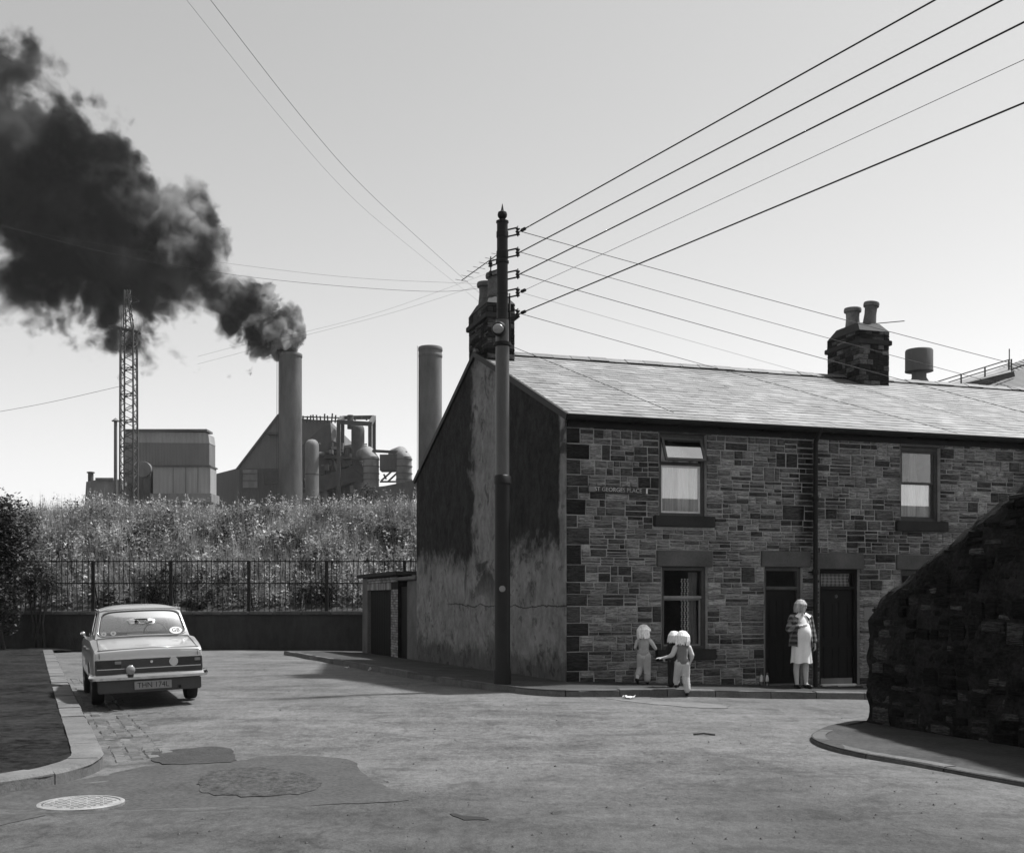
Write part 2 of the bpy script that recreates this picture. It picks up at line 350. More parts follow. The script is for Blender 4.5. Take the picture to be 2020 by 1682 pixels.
# ================================================================== GROUND
def terrain_z(x, y):
    if y < 40.52: return min(zr(x, y), 0) - .12 - (.25 if y > 30 else 0)
    b = 1.02 + (y - 40.5) * .47 - .2 * math.sin(x * .5) * min(1, (y - 40.5) / 4)
    top = 5.0 + .25 * math.sin(x * .23 + 1) + .15 * math.sin(x * .61)
    if x < -14: top -= .10 * (-14 - x) * .5
    z = min(b, top) if y < 60 else top
    if y > 60: z = top - min(1.2, (y - 60) * .02)
    return z
xs = [-1600,-700,-300,-150,-90,-60,-45] + [-36 + i*1.0 for i in range(63)] + [28,32,45,60,90,150,300,700,1600]
ys = [-220,-100,-50,-25] + [-12 + i*1.0 for i in range(53)] + [40.50, 40.53] + [41.2 + .8*i for i in range(26)] + [66,75,90,120,160,220,320,500,800,1300,2200,3500]
vs = [(x, y, terrain_z(max(-60, min(60, x)), y)) for y in ys for x in xs]; nx = len(xs)
fs = [(j*nx+i, j*nx+i+1, (j+1)*nx+i+1, (j+1)*nx+i) for j in range(len(ys)-1) for i in range(nx-1)]
tag(MB().add(vs, fs).build('ground', m_earth, smooth=True, recalc=False), kind='structure')
# road sheet, with slight unevenness
xs = [-42,-34,-28] + [-24 + .5*i for i in range(97)] + [27,32,40]; ys = [-30,-20,-10,-4] + [-1 + .5*i for i in range(83)] + [40.45]
def zroad(x, y): return zr(x, y) + .006*math.sin(x*2.1+y*.7) + .006*math.sin(y*1.7-x*.9)
vs = [(x, y, zroad(x, y)) for y in ys for x in xs]; nx = len(xs)
fs = [(j*nx+i, j*nx+i+1, (j+1)*nx+i+1, (j+1)*nx+i) for j in range(len(ys)-1) for i in range(nx-1)]
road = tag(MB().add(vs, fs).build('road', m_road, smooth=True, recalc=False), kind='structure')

def smooth_line(pts, it=2):
    for _ in range(it):
        q = [pts[0]]
        for a, b in zip(pts[:-1], pts[1:]): q += [a.lerp(b, .25), a.lerp(b, .75)]
        pts = q + [pts[-1]]
    return pts
def patch(name, pix, mat, lift, seed, rough=.02, sub=.12):      # a thin tarmac sheet following the road
    rd = random.Random(seed); pts = [G(*p) for p in pix]; pts = smooth_line(pts+[pts[0]], 1)[:-1]; out = []
    for i, a in enumerate(pts):
        b = pts[(i+1) % len(pts)]; n = max(1, int((b-a).length / sub))
        for k in range(n):
            q = a.lerp(b, k/n); out.append(Vector((q.x + rd.uniform(-rough, rough), q.y + rd.uniform(-rough, rough)*2, 0)))
    bm = bmesh.new(); vv = [bm.verts.new(q) for q in out]
    ee = [bm.edges.new((vv[i], vv[(i+1) % len(vv)])) for i in range(len(vv))]
    f = bm.faces.new(vv); bmesh.ops.triangulate(bm, faces=[f])
    for _ in range(3):
        bmesh.ops.subdivide_edges(bm, edges=[e for e in bm.edges if e.calc_length() > .45], cuts=1, use_grid_fill=False); bmesh.ops.triangulate(bm, faces=bm.faces)
    for v in bm.verts: v.co.z = zroad(v.co.x, v.co.y) + lift
    bmesh.ops.recalc_face_normals(bm, faces=bm.faces)
    if sum(f.normal.z for f in bm.faces) < 0: bmesh.ops.reverse_faces(bm, faces=bm.faces)
    for e in [e for e in bm.edges if e.is_boundary]: pass
    r = bmesh.ops.extrude_edge_only(bm, edges=[e for e in bm.edges if e.is_boundary])
    for v in [g for g in r['geom'] if isinstance(g, bmesh.types.BMVert)]: v.co.z -= lift + .01
    me = bpy.data.meshes.new(name); bm.to_mesh(me); bm.free()
    return link(name, me, mat, road)
patch('tarmac_patch', [(300,1484),(452,1470),(470,1500),(450,1507),(330,1511),(296,1500)], m_patch, .011, 1, .012, .10)
patch('tarmac_patch', [(20,1560),(150,1540),(240,1520),(300,1509),(470,1505),(520,1490),(620,1491),(702,1499),(712,1528),(800,1565),(808,1579),(720,1582),(560,1593),(320,1594),(240,1602),(150,1605),(10,1622),(-60,1640),(-80,1590)], m_patch3, .006, 2, .012, .12)
patch('tarmac_patch', [(398,1536),(420,1522),(520,1516),(600,1528),(640,1545),(610,1565),(520,1572),(440,1572),(385,1562)], m_patch2, .012, 3, .022, .08)
patch('pothole_repair', [(886,1606),(905,1608),(962,1614),(955,1618),(910,1616)], m_black, .006, 5, .02)
patch('tarmac_patch', [(1190,1376),(1340,1383),(1440,1392),(1430,1399),(1320,1392)], m_kerb, .006, 6, .03)

# ------------------------------------------------------------------ pavements with kerb stones
def densify(pts, step):
    out = []
    for a, b in zip(pts[:-1], pts[1:]):
        n = max(1, round((b-a).length/step))
        out += [a.lerp(b, i/n) for i in range(n)]
    return out + [pts[-1]]
def kerb_run(parent, line, h, width, length, inside, seed, skew=.012, mat=None):   # one object for each kerb stone
    rd = random.Random(seed); acc = [0]
    for a, b in zip(line[:-1], line[1:]): acc.append(acc[-1] + (b-a).length)
    def at(s):
        s = max(0, min(acc[-1]-1e-4, s))
        for i in range(len(acc)-1):
            if acc[i+1] >= s: return line[i].lerp(line[i+1], (s-acc[i])/(acc[i+1]-acc[i]+1e-9))
    s = 0
    while s < acc[-1] - .15:
        L = length * rd.uniform(.8, 1.15); e = min(acc[-1], s + L); n = max(2, int((e-s)/.22)); mb = MB(); dz = rd.uniform(-skew, skew)
        ring = []
        for i in range(n+1):
            q = at(s + .008 + (e - s - .016)*i/n); q2 = at(min(acc[-1], s + (e-s)*i/n + .05)); q1 = at(max(0, s + (e-s)*i/n - .05))
            d = Vector((q2.x-q1.x, q2.y-q1.y)); d.normalize(); nrm = Vector((-d.y, d.x)) * inside
            zt = q.z + h + dz + rd.uniform(-.003, .003); zb = q.z - .15
            o = Vector((q.x, q.y)) + nrm*rd.uniform(-.004, .004); inn = o + nrm*width
            ring.append([(o.x, o.y, zb), (o.x, o.y, zt-.025), (o.x+nrm.x*.022, o.y+nrm.y*.022, zt), (inn.x, inn.y, zt), (inn.x, inn.y, zb)])
        for r_ in ring: mb.v += r_
        for i in range(n):
            for j in range(5): mb.f.append((i*5+j, i*5+(j+1) % 5, (i+1)*5+(j+1) % 5, (i+1)*5+j))
        mb.f += [(4,3,2,1,0), tuple(n*5+j for j in range(5))]
        mb.build('kerb_stone', mat or m_kerb, parent, smooth=False); s = e
def HL(t, s, z): return Vector((CX + U.x*t + V.x*s, CY + U.y*t + V.y*s, z))   # house frame -> world
def wall_z(t): return .13 - .041 * t
def gab_z(s): return .13 - .019 * s
# house pavement
outer = [G(560,1290.5), G(640,1305), G(720,1320), G(800,1335), G(900,1352), G(975,1363)]
outer += [Vector((*HL(-.9,-1.62,0).xy, 0)), Vector((*HL(.4,-1.52,0).xy, 0))] + [Vector((*HL(t,-1.5,0).xy, 0)) for t in (2,4,6,8,10,12,15)]
for q in outer: q.z = zr(q.x, q.y)
outer = densify(smooth_line(outer, 2), .3)
inner = [HL(0,21,gab_z(21)), HL(0,11.4,gab_z(11.4)), HL(.15,.15,wall_z(0)), HL(5,.15,wall_z(5)), HL(10,.15,wall_z(10)), HL(15,.15,wall_z(15))]
# match parameters: by projected arc fraction with the corner pinned
def resample(line, n):
    acc = [0]
    for a, b in zip(line[:-1], line[1:]): acc.append(acc[-1]+(b-a).length)
    out = []
    for k in range(n):
        s = acc[-1]*k/(n-1)
        for i in range(len(acc)-1):
            if acc[i+1] >= s-1e-9: out.append(line[i].lerp(line[i+1], (s-acc[i])/(acc[i+1]-acc[i]+1e-9))); break
    return out
ci = min(range(len(outer)), key=lambda i: (outer[i].xy - HL(-.5,-1.2,0).xy).length)
o2 = resample(outer[:ci+1], 60) + resample(outer[ci:], 60)[1:]
i2 = resample(inner[:3], 60) + resample(inner[2:], 60)[1:]
KH = [.115]*len(o2); mb = MB(); nw = 8
for k in range(len(o2)):
    for j in range(nw+1):
        q = (o2[k] + Vector((0,0,KH[k]-.004))).lerp(i2[k], j/nw); mb.v.append((q.x, q.y, q.z + .004*math.sin(q.x*3+q.y*5)))
for k in range(len(o2)-1):
    for j in range(nw): mb.f.append((k*(nw+1)+j, (k+1)*(nw+1)+j, (k+1)*(nw+1)+j+1, k*(nw+1)+j+1))
pave_h = tag(mb.build('pavement', m_pave, smooth=True), kind='structure')
kerb_run(pave_h, outer, .118, .14, 1.0, 1, 4)
def zpave(x, y):
    t = (x-CX)*U.x + (y-CY)*U.y; s = (x-CX)*V.x + (y-CY)*V.y
    q = HL(t, -1.5, 0); zo = zr(q.x, q.y)+.112
    return zo + (wall_z(t)-zo)*min(1, max(0, (s+1.5)/1.65))
# near pavement at the left with its broad kerb
lk = [G(104,1288,.0), G(112,1306), G(133,1352), G(160,1410), G(186,1463), G(203,1500), G(205,1512), G(190,1524), G(165,1533), G(100,1551), G(40,1560), G(-60,1578), G(-400,1640)]
lk = [Vector((q.x, q.y, zr(q.x, q.y))) for q in lk]; lk = densify(smooth_line(lk, 2), .2)
poly = [Vector((q.x, q.y)) for q in lk] + [Vector((-40, 8)), Vector((-40, 40.3)), Vector((lk[0].x, 40.3))]
bm = bmesh.new(); vv = [bm.verts.new((q.x, q.y, 0)) for q in poly]; bmesh.ops.triangulate(bm, faces=[bm.faces.new(vv)])
for _ in range(6):
    bmesh.ops.subdivide_edges(bm, edges=[e for e in bm.edges if e.calc_length() > .8], cuts=1); bmesh.ops.triangulate(bm, faces=bm.faces)
for v in bm.verts: v.co.z = zr(v.co.x, v.co.y) + .085 + .012*math.sin(v.co.x*3.1+v.co.y*1.3) + .01*math.sin(v.co.y*4.1)
bmesh.ops.recalc_face_normals(bm, faces=bm.faces)
me = bpy.data.meshes.new('pavement'); bm.to_mesh(me); bm.free(); pave_l = tag(link('pavement', me, m_pave_l, None, True), kind='structure')
if me.polygons[0].normal.z < 0: me.flip_normals()
kerb_run(pave_l, lk, .125, .30, 1.15, -1, 9, .01)
# setts in the gutter
def setts(line, rows, w0, seed):
    rd = random.Random(seed); base = None
    for r_ in range(rows):
        acc = 0; line_i = 0; s = rd.uniform(0, .1)
        L = [0]
        for a, b in zip(line[:-1], line[1:]): L.append(L[-1]+(b-a).length)
        while s < L[-1]-.3:
            ln = rd.uniform(.16, .30)
            i = max(k for k in range(len(L)) if L[k] <= s+ln/2); i = min(i, len(line)-2)
            q = line[i].lerp(line[i+1], (s+ln/2-L[i])/(L[i+1]-L[i])); d = (line[i+1]-line[i]); d.z = 0; d.normalize(); n = Vector((-d.y, d.x, 0))
            c = q + n*(.10 + r_*w0 + w0/2)
            if base is None:
                b = MB(); b.add([(-.5,-.5,-.5),(.5,-.5,-.5),(.5,.5,-.5),(-.5,.5,-.5),(-.49,-.49,.2),(.49,-.49,.2),(.49,.49,.2),(-.49,.49,.2),(-.36,-.34,.5),(.36,-.36,.46),(.34,.34,.5),(-.36,.36,.44)],
                    [(0,1,5,4),(1,2,6,5),(2,3,7,6),(3,0,4,7),(4,5,9,8),(5,6,10,9),(6,7,11,10),(7,4,8,11),(8,9,10,11)]); base = b.build('sett', m_sett, road, smooth=False); o = base
            else: o = copy_obj(base)
            o.scale = (ln-.014, w0-.014, .09); o.location = (c.x, c.y, zr(c.x, c.y) - .034 + rd.uniform(-.012, .010))
            o.rotation_euler = (rd.uniform(-.07,.07), rd.uniform(-.07,.07), math.atan2(d.y, d.x)+rd.uniform(-.10,.10)); s += ln
lksub = [q for q in lk if 11.4 < q.y < 24 and q.x < -3.3]
setts(lksub, 4, .16, 5)
# pavement corner at the right, low kerb
rk = [G(1780,1412), G(1705,1424), G(1650,1434), G(1606,1448), G(1596,1461), G(1625,1476), G(1700,1494), G(1775,1506), G(1900,1530), G(2020,1551), G(2300,1600)]
rk = [Vector((q.x, q.y, zr(q.x, q.y))) for q in rk]; rk = densify(smooth_line(rk, 2), .25)
poly = [q.xy for q in rk] + [Vector((9.5, rk[-1].y)), Vector((9.5, 17.0)), Vector((rk[0].x+.3, 17.0))]
bm = bmesh.new(); vv = [bm.verts.new((q.x, q.y, 0)) for q in poly]; bmesh.ops.triangulate(bm, faces=[bm.faces.new(vv)])
for _ in range(5):
    bmesh.ops.subdivide_edges(bm, edges=[e for e in bm.edges if e.calc_length() > .6], cuts=1); bmesh.ops.triangulate(bm, faces=bm.faces)
for v in bm.verts: v.co.z = zr(v.co.x, v.co.y) + .045 + .008*math.sin(v.co.x*3.1+v.co.y*2.3)
bmesh.ops.recalc_face_normals(bm, faces=bm.faces); me = bpy.data.meshes.new('pavement'); bm.to_mesh(me); bm.free()
if me.polygons[0].normal.z < 0: me.flip_normals()
pave_r = tag(link('pavement', me, m_pave, None, True), kind='structure')
kerb_run(pave_r, rk, .050, .16, 1.1, 1, 12, .008, m_sett)

# ================================================================== STONEWORK
def rock_variants(n, seed, jit):
    rd = random.Random(seed); out = []
    for i in range(n):
        j = lambda a: rd.uniform(-a, a)
        v = [(-.5,0,-.5),(.5,0,-.5),(.5,0,.5),(-.5,0,.5)]
        v += [(-.5+abs(j(jit)), -.55+j(.15), -.5+abs(j(jit))), (.5-abs(j(jit)), -.55+j(.15), -.5+abs(j(jit))), (.5-abs(j(jit)), -.55+j(.15), .5-abs(j(jit))), (-.5+abs(j(jit)), -.55+j(.15), .5-abs(j(jit)))]
        a, b = rd.uniform(.06,.13), rd.uniform(.12,.22)
        v += [(-.5+a, -.9+j(.18), -.5+b), (0+j(.1), -1+j(.2), -.5+b+j(.05)), (.5-a, -.9+j(.18), -.5+b), (.5-a, -.9+j(.18), .5-b), (0+j(.1), -1+j(.2), .5-b+j(.05)), (-.5+a, -.9+j(.18), .5-b)]
        f = [(0,1,5,4),(1,2,6,5),(2,3,7,6),(3,0,4,7),(4,5,10,9,8),(5,6,11,10),(6,7,13,12,11),(7,4,8,13),(8,9,12,13),(9,10,11,12)]
        me = bpy.data.meshes.new('stone'); me.from_pydata(v, [], f); me.update(); out.append((me, np.array(v), f))
    return out
ROCK = rock_variants(24, 3, .075); RUBBLE = rock_variants(20, 5, .19)

def lay(x0, x1, z0, z1, holes, rd, crit=(), hb=(.19,.27), wb=(.22,.5), ztop=None, soft=None):      # coursed rubble: list of (xc, zc, w, h)
    cz = sorted({z0, z1, *[c for c in crit if z0 < c < z1]}); rows = []
    for a, b in zip(cz[:-1], cz[1:]):
        n = max(1, round((b-a)/rd.uniform(*hb))); e = [a + (b-a)*i/n for i in range(n+1)]
        rows += list(zip(e[:-1], e[1:]))
    out = []
    for a, b in rows:
        iv = [(x0, x1)]
        for (hx0, hx1, hz0, hz1) in holes:
            tol = .42*(b-a) if soft and (hx0, hx1, hz0, hz1) in soft else .004
            if hz0 < b-tol and hz1 > a+tol:
                nv = []
                for (p, q) in iv:
                    if hx1 <= p or hx0 >= q: nv.append((p, q))
                    else:
                        if hx0 - p > .03: nv.append((p, hx0))
                        if q - hx1 > .03: nv.append((hx1, q))
                iv = nv
        for (p, q) in iv:
            x = p
            while x < q - 1e-6:
                w = rd.uniform(*wb)
                if q - x - w < .16: w = q - x
                H = b - a; c = rd.random()
                if H < .13 or c < .14: parts = [(a, b)]
                elif c < .58: m = a + H*rd.uniform(.36,.64); parts = [(a, m), (m, b)]
                else:
                    m1 = a + H*rd.uniform(.27,.38); m2 = a + H*rd.uniform(.62,.73); parts = [(a, m1), (m1, m2), (m2, b)]
                for (lo, hi) in parts:
                    if w > .3 and rd.random() < .45 and len(parts) > 0:
                        sw = w*rd.uniform(.3,.7); segs = [(x, x+sw), (x+sw, x+w)]
                    else: segs = [(x, x+w)]
                    for (s0, s1) in segs:
                        xc = (s0+s1)/2
                        if ztop and hi > ztop(xc): 
                            if hi > ztop(xc) + .03: continue
                        out.append((xc, (lo+hi)/2, s1-s0, hi-lo))
                x += w
    return out
def place_stones(parent, items, name, mat, var, rd, frame=None, depth=(.02,.045), joint=.016, limit=300, area_key=None, tw=.012):
    """items: (xc,zc,w,h); frame maps them onto a wall plane. The largest 'limit' are objects, the rest one joined part."""
    frame = frame or Matrix.Identity(4)
    items = sorted(items, key=area_key or (lambda i: -i[2]*i[3])); rest_v = []; rest_f = []; nv = 0
    for k, (xc, zc, w, h) in enumerate(items):
        me, vv, ff = var[rd.randrange(len(var))]; d = rd.uniform(*depth)
        sc_ = (max(.02, w-joint*rd.uniform(.7,1.4)), d, max(.02, h-joint*rd.uniform(.7,1.4))); ry = rd.uniform(-tw, tw)
        mw = frame @ Matrix.Translation((xc, 0, zc)) @ Euler((0, ry, 0)).to_matrix().to_4x4() @ Matrix.Diagonal((*sc_, 1))
        if k < limit:
            if not me.materials: me.materials.append(mat)
            if me.materials[0] != mat:
                o = bpy.data.objects.new(name, me); o.material_slots[0].link = 'OBJECT'; o.material_slots[0].material = mat
            else: o = bpy.data.objects.new(name, me)
            COL.objects.link(o); o.parent = parent; o.matrix_local = mw
        else:
            m3 = np.array(mw); p = vv @ m3[:3,:3].T + m3[:3,3]; rest_v += p.tolist(); rest_f += [tuple(nv+i for i in f) for f in ff]; nv += len(vv)
    if rest_v:
        me = bpy.data.meshes.new(name+'work'); me.from_pydata(rest_v, [], rest_f); me.update()
        tag(link('small_'+name+'s', me, mat, parent), kind='stuff')

def grid_wall(name, x0, x1, z0, z1, holes, mat, parent, reveal=.22, y=0.0, mat_rev=None):
    xs = sorted({x0, x1, *[v for h in holes for v in h[:2]]}); zs = sorted({z0, z1, *[v for h in holes for v in h[2:]]}); mb = MB()
    for a, b in zip(xs[:-1], xs[1:]):
        for c, d in zip(zs[:-1], zs[1:]):
            xm, zm = (a+b)/2, (c+d)/2
            if any(h[0] < xm < h[1] and h[2] < zm < h[3] for h in holes): continue
            mb.add([(a,y,c),(b,y,c),(b,y,d),(a,y,d)], [(0,1,2,3)])
            mb.add([(a,y+reveal,c),(b,y+reveal,c),(b,y+reveal,d),(a,y+reveal,d)], [(3,2,1,0)])
    for (a, b, c, d) in holes:
        r0, r1 = y-.028, y+reveal
        mb.add([(a,r0,c),(a,r1,c),(a,r1,d),(a,r0,d)], [(0,1,2,3)]); mb.add([(b,r0,c),(b,r1,c),(b,r1,d),(b,r0,d)], [(3,2,1,0)])
        mb.add([(a,r0,d),(b,r0,d),(b,r1,d),(a,r1,d)], [(0,1,2,3)]); mb.add([(a,r0,c),(b,r0,c),(b,r1,c),(a,r1,c)], [(3,2,1,0)])
    return mb.build(name, mat, parent, recalc=False)

# ================================================================== TERRACED HOUSES
HANG = math.atan2(U.y, U.x); DEP = 11.4; EAVE, RIDGE = 4.86, 7.14
def rect_frame(mb, x0, x1, z0, z1, w, y0, y1, bottom=None):
    b = bottom or w
    mb.box((x0,y0,z0),(x1,y1,z0+b)); mb.box((x0,y0,z1-w),(x1,y1,z1)); mb.box((x0,y0,z0+b),(x0+w,y1,z1-w)); mb.box((x1-w,y0,z0+b),(x1,y1,z1-w)); return mb
def pane(name, x0, x1, z0, z1, y, parent, mat=None, th=.006):
    return MB().box((x0,y,z0),(x1,y+th,z1)).build(name, mat or m_glass, parent)
def curtain(name, x0, x1, z0, z1, y, parent, mat, folds=9, amp=.022, seed=1, scallop=0):
    rd = random.Random(seed); n = folds*8; ph = [rd.uniform(-.6,.6) for _ in range(n+1)]; vs = []; fs = []; m = 6
    for j in range(m+1):
        for i in range(n+1):
            u = i/n; a = amp*(.5 + .7*abs(math.sin(u*7.3+seed)))
            vs.append((x0+(x1-x0)*u + .006*math.sin(j*1.3+u*20), y + a*math.sin(u*folds*2*math.pi + ph[i//8*8]*1.5) + .01*math.sin(j+u*5), z0+(z1-z0)*j/m + (scallop*abs(math.sin(u*math.pi*3)) if j == 0 else 0)))
    for j in range(m):
        for i in range(n): fs.append((j*(n+1)+i, j*(n+1)+i+1, (j+1)*(n+1)+i+1, (j+1)*(n+1)+i))
    return MB().add(vs, fs).build(name, mat, parent, smooth=True, recalc=False)
m_works_l0 = M('pale_sash_paint', .22, .5, .2, 6, .1, 40, bump=.1, bscale=60); m_mirror = m_glass_make('sky_mirror_glass', .97, .16)
def sash_window(parent, x0, x1, z0, z1, style):
    w = MB(); rect_frame(w, x0+.005, x1-.005, z0+.005, z1-.005, .07, .06, .20, .06)
    win = w.build('window', m_greypaint, parent, bevel=.004); mid = z0 + (z1-z0)*.55
    a, b = x0+.075, x1-.075
    if style == 'open_hopper':
        mid = z0 + (z1-z0)*.64
        MB().box((a,.07,mid-.03),(b,.15,mid+.03)).build('transom', m_greypaint, win, bevel=.004)
        s = rect_frame(MB(), a, b, z0+.065, mid-.03, .035, .09, .13).build('sash', m_white, win)
        pane('pane', a+.035, b-.035, z0+.1, mid-.065, .105, win, m_mirror)
        tz = z1-.085; ang = R(-24); mw = Matrix.Translation((0,.07,tz)) @ Euler((ang,0,0)).to_matrix().to_4x4(); h = tz-mid-.02
        o = rect_frame(MB(), a-.01, b+.01, -h-.03, 0, .045, -.04, 0).build('sash', m_lintel, win); o.matrix_local = mw
        tag(o, 'top-hung sash swung open')
        g = pane('pane', a+.035, b-.035, -h+.015, -.045, -.022, win, m_glass_make('open_pane_glass', .9, .5)); g.matrix_local = mw
        curtain('curtain', a-.02, b+.02, z0+.08, z1-.08, .18, win, m_curtain, 8, .035, 2)
    elif style == 'dark_open':
        mid = z0 + (z1-z0)*.63
        MB().box((a,.07,mid-.025),(b,.15,mid+.025)).build('transom', m_works_l0, win, bevel=.004)
        pane('pane', a, b, mid+.025, z1-.08, .11, win); pane('pane', a, b, z0+.065, mid-.025, .13, win)
        rect_frame(MB(), a, b, z0+.062, mid-.026, .03, .115, .15).build('sash', m_works_l0, win)
        curtain('curtain', b-.2, b-.02, z0+.08, z1-.1, .24, win, m_pattern, 3, .02, 5)
        c = MB()
        for cx in (b-.33, b-.27, b-.21):
            for i in range(34):
                zz = z0+.1+i*(z1-z0-.3)/34; c.ell((cx + .008*math.sin(i*1.9), .22, zz), (.020,.014,.017), 8, 6)
        tag(c.build('bead_strings', m_curtain, win, smooth=True), 'pale strings of beads hanging inside')
    elif style == 'half_net':
        mid = z0 + (z1-z0)*.52
        rect_frame(MB(), a, b, mid-.02, z1-.076, .04, .09, .125).build('sash', m_greypaint, win); rect_frame(MB(), a, b, z0+.066, mid+.02, .04, .13, .165).build('sash', m_greypaint, win)
        pane('pane', a+.04, b-.04, mid+.02, z1-.115, .105, win); pane('pane', a+.04, b-.04, z0+.105, mid-.02, .145, win, m_mirror)
        curtain('curtain', a+.03, b-.03, z0+.08, mid+.0, .19, win, m_curtain, 9, .016, 3)
        curtain('curtain', a+.34, b-.26, mid-.03, z1-.1, .27, win, m_pattern, 4, .02, 4)
    return win
def stone_member(name, x0, x1, z0, z1, proud, mat, parent, back=.18):
    return MB().box((x0,-proud,z0),(x1,back,z1)).build(name, mat, parent, bevel=.012)
def front_door(parent, x0, x1, z0, z1, kind):
    d = rect_frame(MB(), x0+.005, x1-.005, z0-.02, z1-.005, .07, .05, .17, .03).build('door_frame', m_greypaint if kind == 'a' else m_door, parent, bevel=.004)
    tz = z1-.40 if kind == 'a' else z1-.36
    MB().box((x0+.075,.05,tz-.035),(x1-.075,.17,tz+.03)).build('transom', m_greypaint if kind == 'a' else m_door, d, bevel=.004)
    leaf = MB().box((x0+.078,.10,z0+.015),(x1-.078,.145,tz-.038))
    pw = (x1-x0-.156)
    for (pz0, pz1) in ((.12,.75),(.9,1.62)):
        for k in (0,1):
            a = x0+.078+.09+k*(pw/2-.03); rect_frame(leaf, a, a+pw/2-.15, z0+pz0, z0+pz1, .025, .088, .102)
    lf = leaf.build('door', m_door, parent)
    if kind == 'a':
        pane('fanlight', x0+.075, x1-.075, tz+.03, z1-.08, .11, parent)
        MB().ell((x1-.15,.075,z0+1.0),(.028,.03,.028),10,6).build('door_knob', m_dark_iron, lf, smooth=True)
    else:
        f = pane('fanlight', x0+.075, x1-.075, tz+.03, z1-.08, .11, parent)
        curtain('curtain', x0+.08, x1-.1, tz+.03, z1-.085, .19, f, m_gingham, 7, .008, 6)
        MB().lathe([(.036,.0),(.036,.012),(.03,.016)], ((x0+x1)/2,.10,tz-.17), 16, 'y').build('number_disc', m_white, lf, smooth='auto')
        MB().box(((x0+x1)/2-.02,.086,tz-.52),((x0+x1)/2+.02,.1,tz-.30)).build('knocker', m_dark_iron, lf, bevel=.006)
        MB().box((x0+.06,-.02,z0-.03),(x1-.06,.1,z0+.018)).build('threshold', m_white, parent, bevel=.006)
        MB().box((x0+.09,.085,z0+.02),(x1-.085,.099,z0+.13)).build('kick_plate', m_works_l, lf, bevel=.003)
    MB().box((x0-.03,-.12,z0-.25),(x1+.03,.18,z0-.025)).build('doorstep', m_sill, parent, bevel=.012)
def m_ging():
    m, t = nt('gingham_curtain'); k = N(t); s = k.n('ShaderNodeSeparateXYZ'); t.links.new(k.pos('object'), s.inputs[0])
    a = k.math('GREATER_THAN', k.math('FRACT', k.math('MULTIPLY', s.outputs[0], 11)), .5); b = k.math('GREATER_THAN', k.math('FRACT', k.math('MULTIPLY', s.outputs[2], 17)), .5)
    finish(t, k, k.math('MULTIPLY_ADD', k.math('ADD', a, b), -.28, .75), .9); return m
m_gingham = m_ging()
def chimney(parent, name, x0, x1, y0, y1, z0, z1, pots, seed, flaunch=.16):
    rd = random.Random(seed); ch = MB().box((x0,y0,z0),(x1,y1,z1)).build(name, m_mortar_dark, parent)
    zs = z1-.32
    for face in range(4):
        L = (x1-x0) if face in (0, 2) else (y1-y0)
        fr = {0: Matrix.Translation((x0,y0,0)), 1: Matrix.Translation((x1,y0,0)) @ Matrix.Rotation(R(90),4,'Z'),
              2: Matrix.Translation((x1,y1,0)) @ Matrix.Rotation(R(180),4,'Z'), 3: Matrix.Translation((x0,y1,0)) @ Matrix.Rotation(R(-90),4,'Z')}[face]
        it = lay(-.02, L+.02, z0, zs, [], rd, hb=(.1,.14), wb=(.22,.42)); it = [(a,b,c,d) for (a,b,c,d) in it]
        it += [(a,b,c,d) for (a,b,c,d) in lay(-.03, L+.03, z1-.22, z1, [], rd, hb=(.2,.24), wb=(.3,.5))]
        place_stones(ch, it, 'stone', m_chim, ROCK, rd, fr, (.008,.022), .012, 80)
    sc_ = MB().box((x0-.07,y0-.07,z1-.34),(x1+.07,y1+.07,z1-.22)).build('string_course', m_sill, ch, bevel=.015)
    m = .10
    MB().add([(x0-.02,y0-.02,z1),(x1+.02,y0-.02,z1),(x1+.02,y1+.02,z1),(x0-.02,y1+.02,z1),(x0+m,y0+m*2.2,z1+flaunch),(x1-m,y0+m*2.2,z1+flaunch),(x1-m,y1-m*2.2,z1+flaunch),(x0+m,y1-m*2.2,z1+flaunch)],
             [(3,2,1,0),(4,5,6,7),(0,1,5,4),(1,2,6,5),(2,3,7,6),(3,0,4,7)]).build('flaunching', m_sill, ch)
    for (px_, py_, h, r, tilt) in pots:
        p = MB().lathe([(r*1.0,-.1),(r*.98,h*.1),(r*.86,h*.55),(r*.9,h-.11),(r*1.12,h-.1),(r*1.16,h-.04),(r*1.1,h),(r*.8,h),(r*.7,h-.25)], (0,0,0), 18).build('chimney_pot', m_pot, ch, smooth='auto')
        p.location = (px_, py_, z1+flaunch-.05); p.rotation_euler = tilt
    return ch
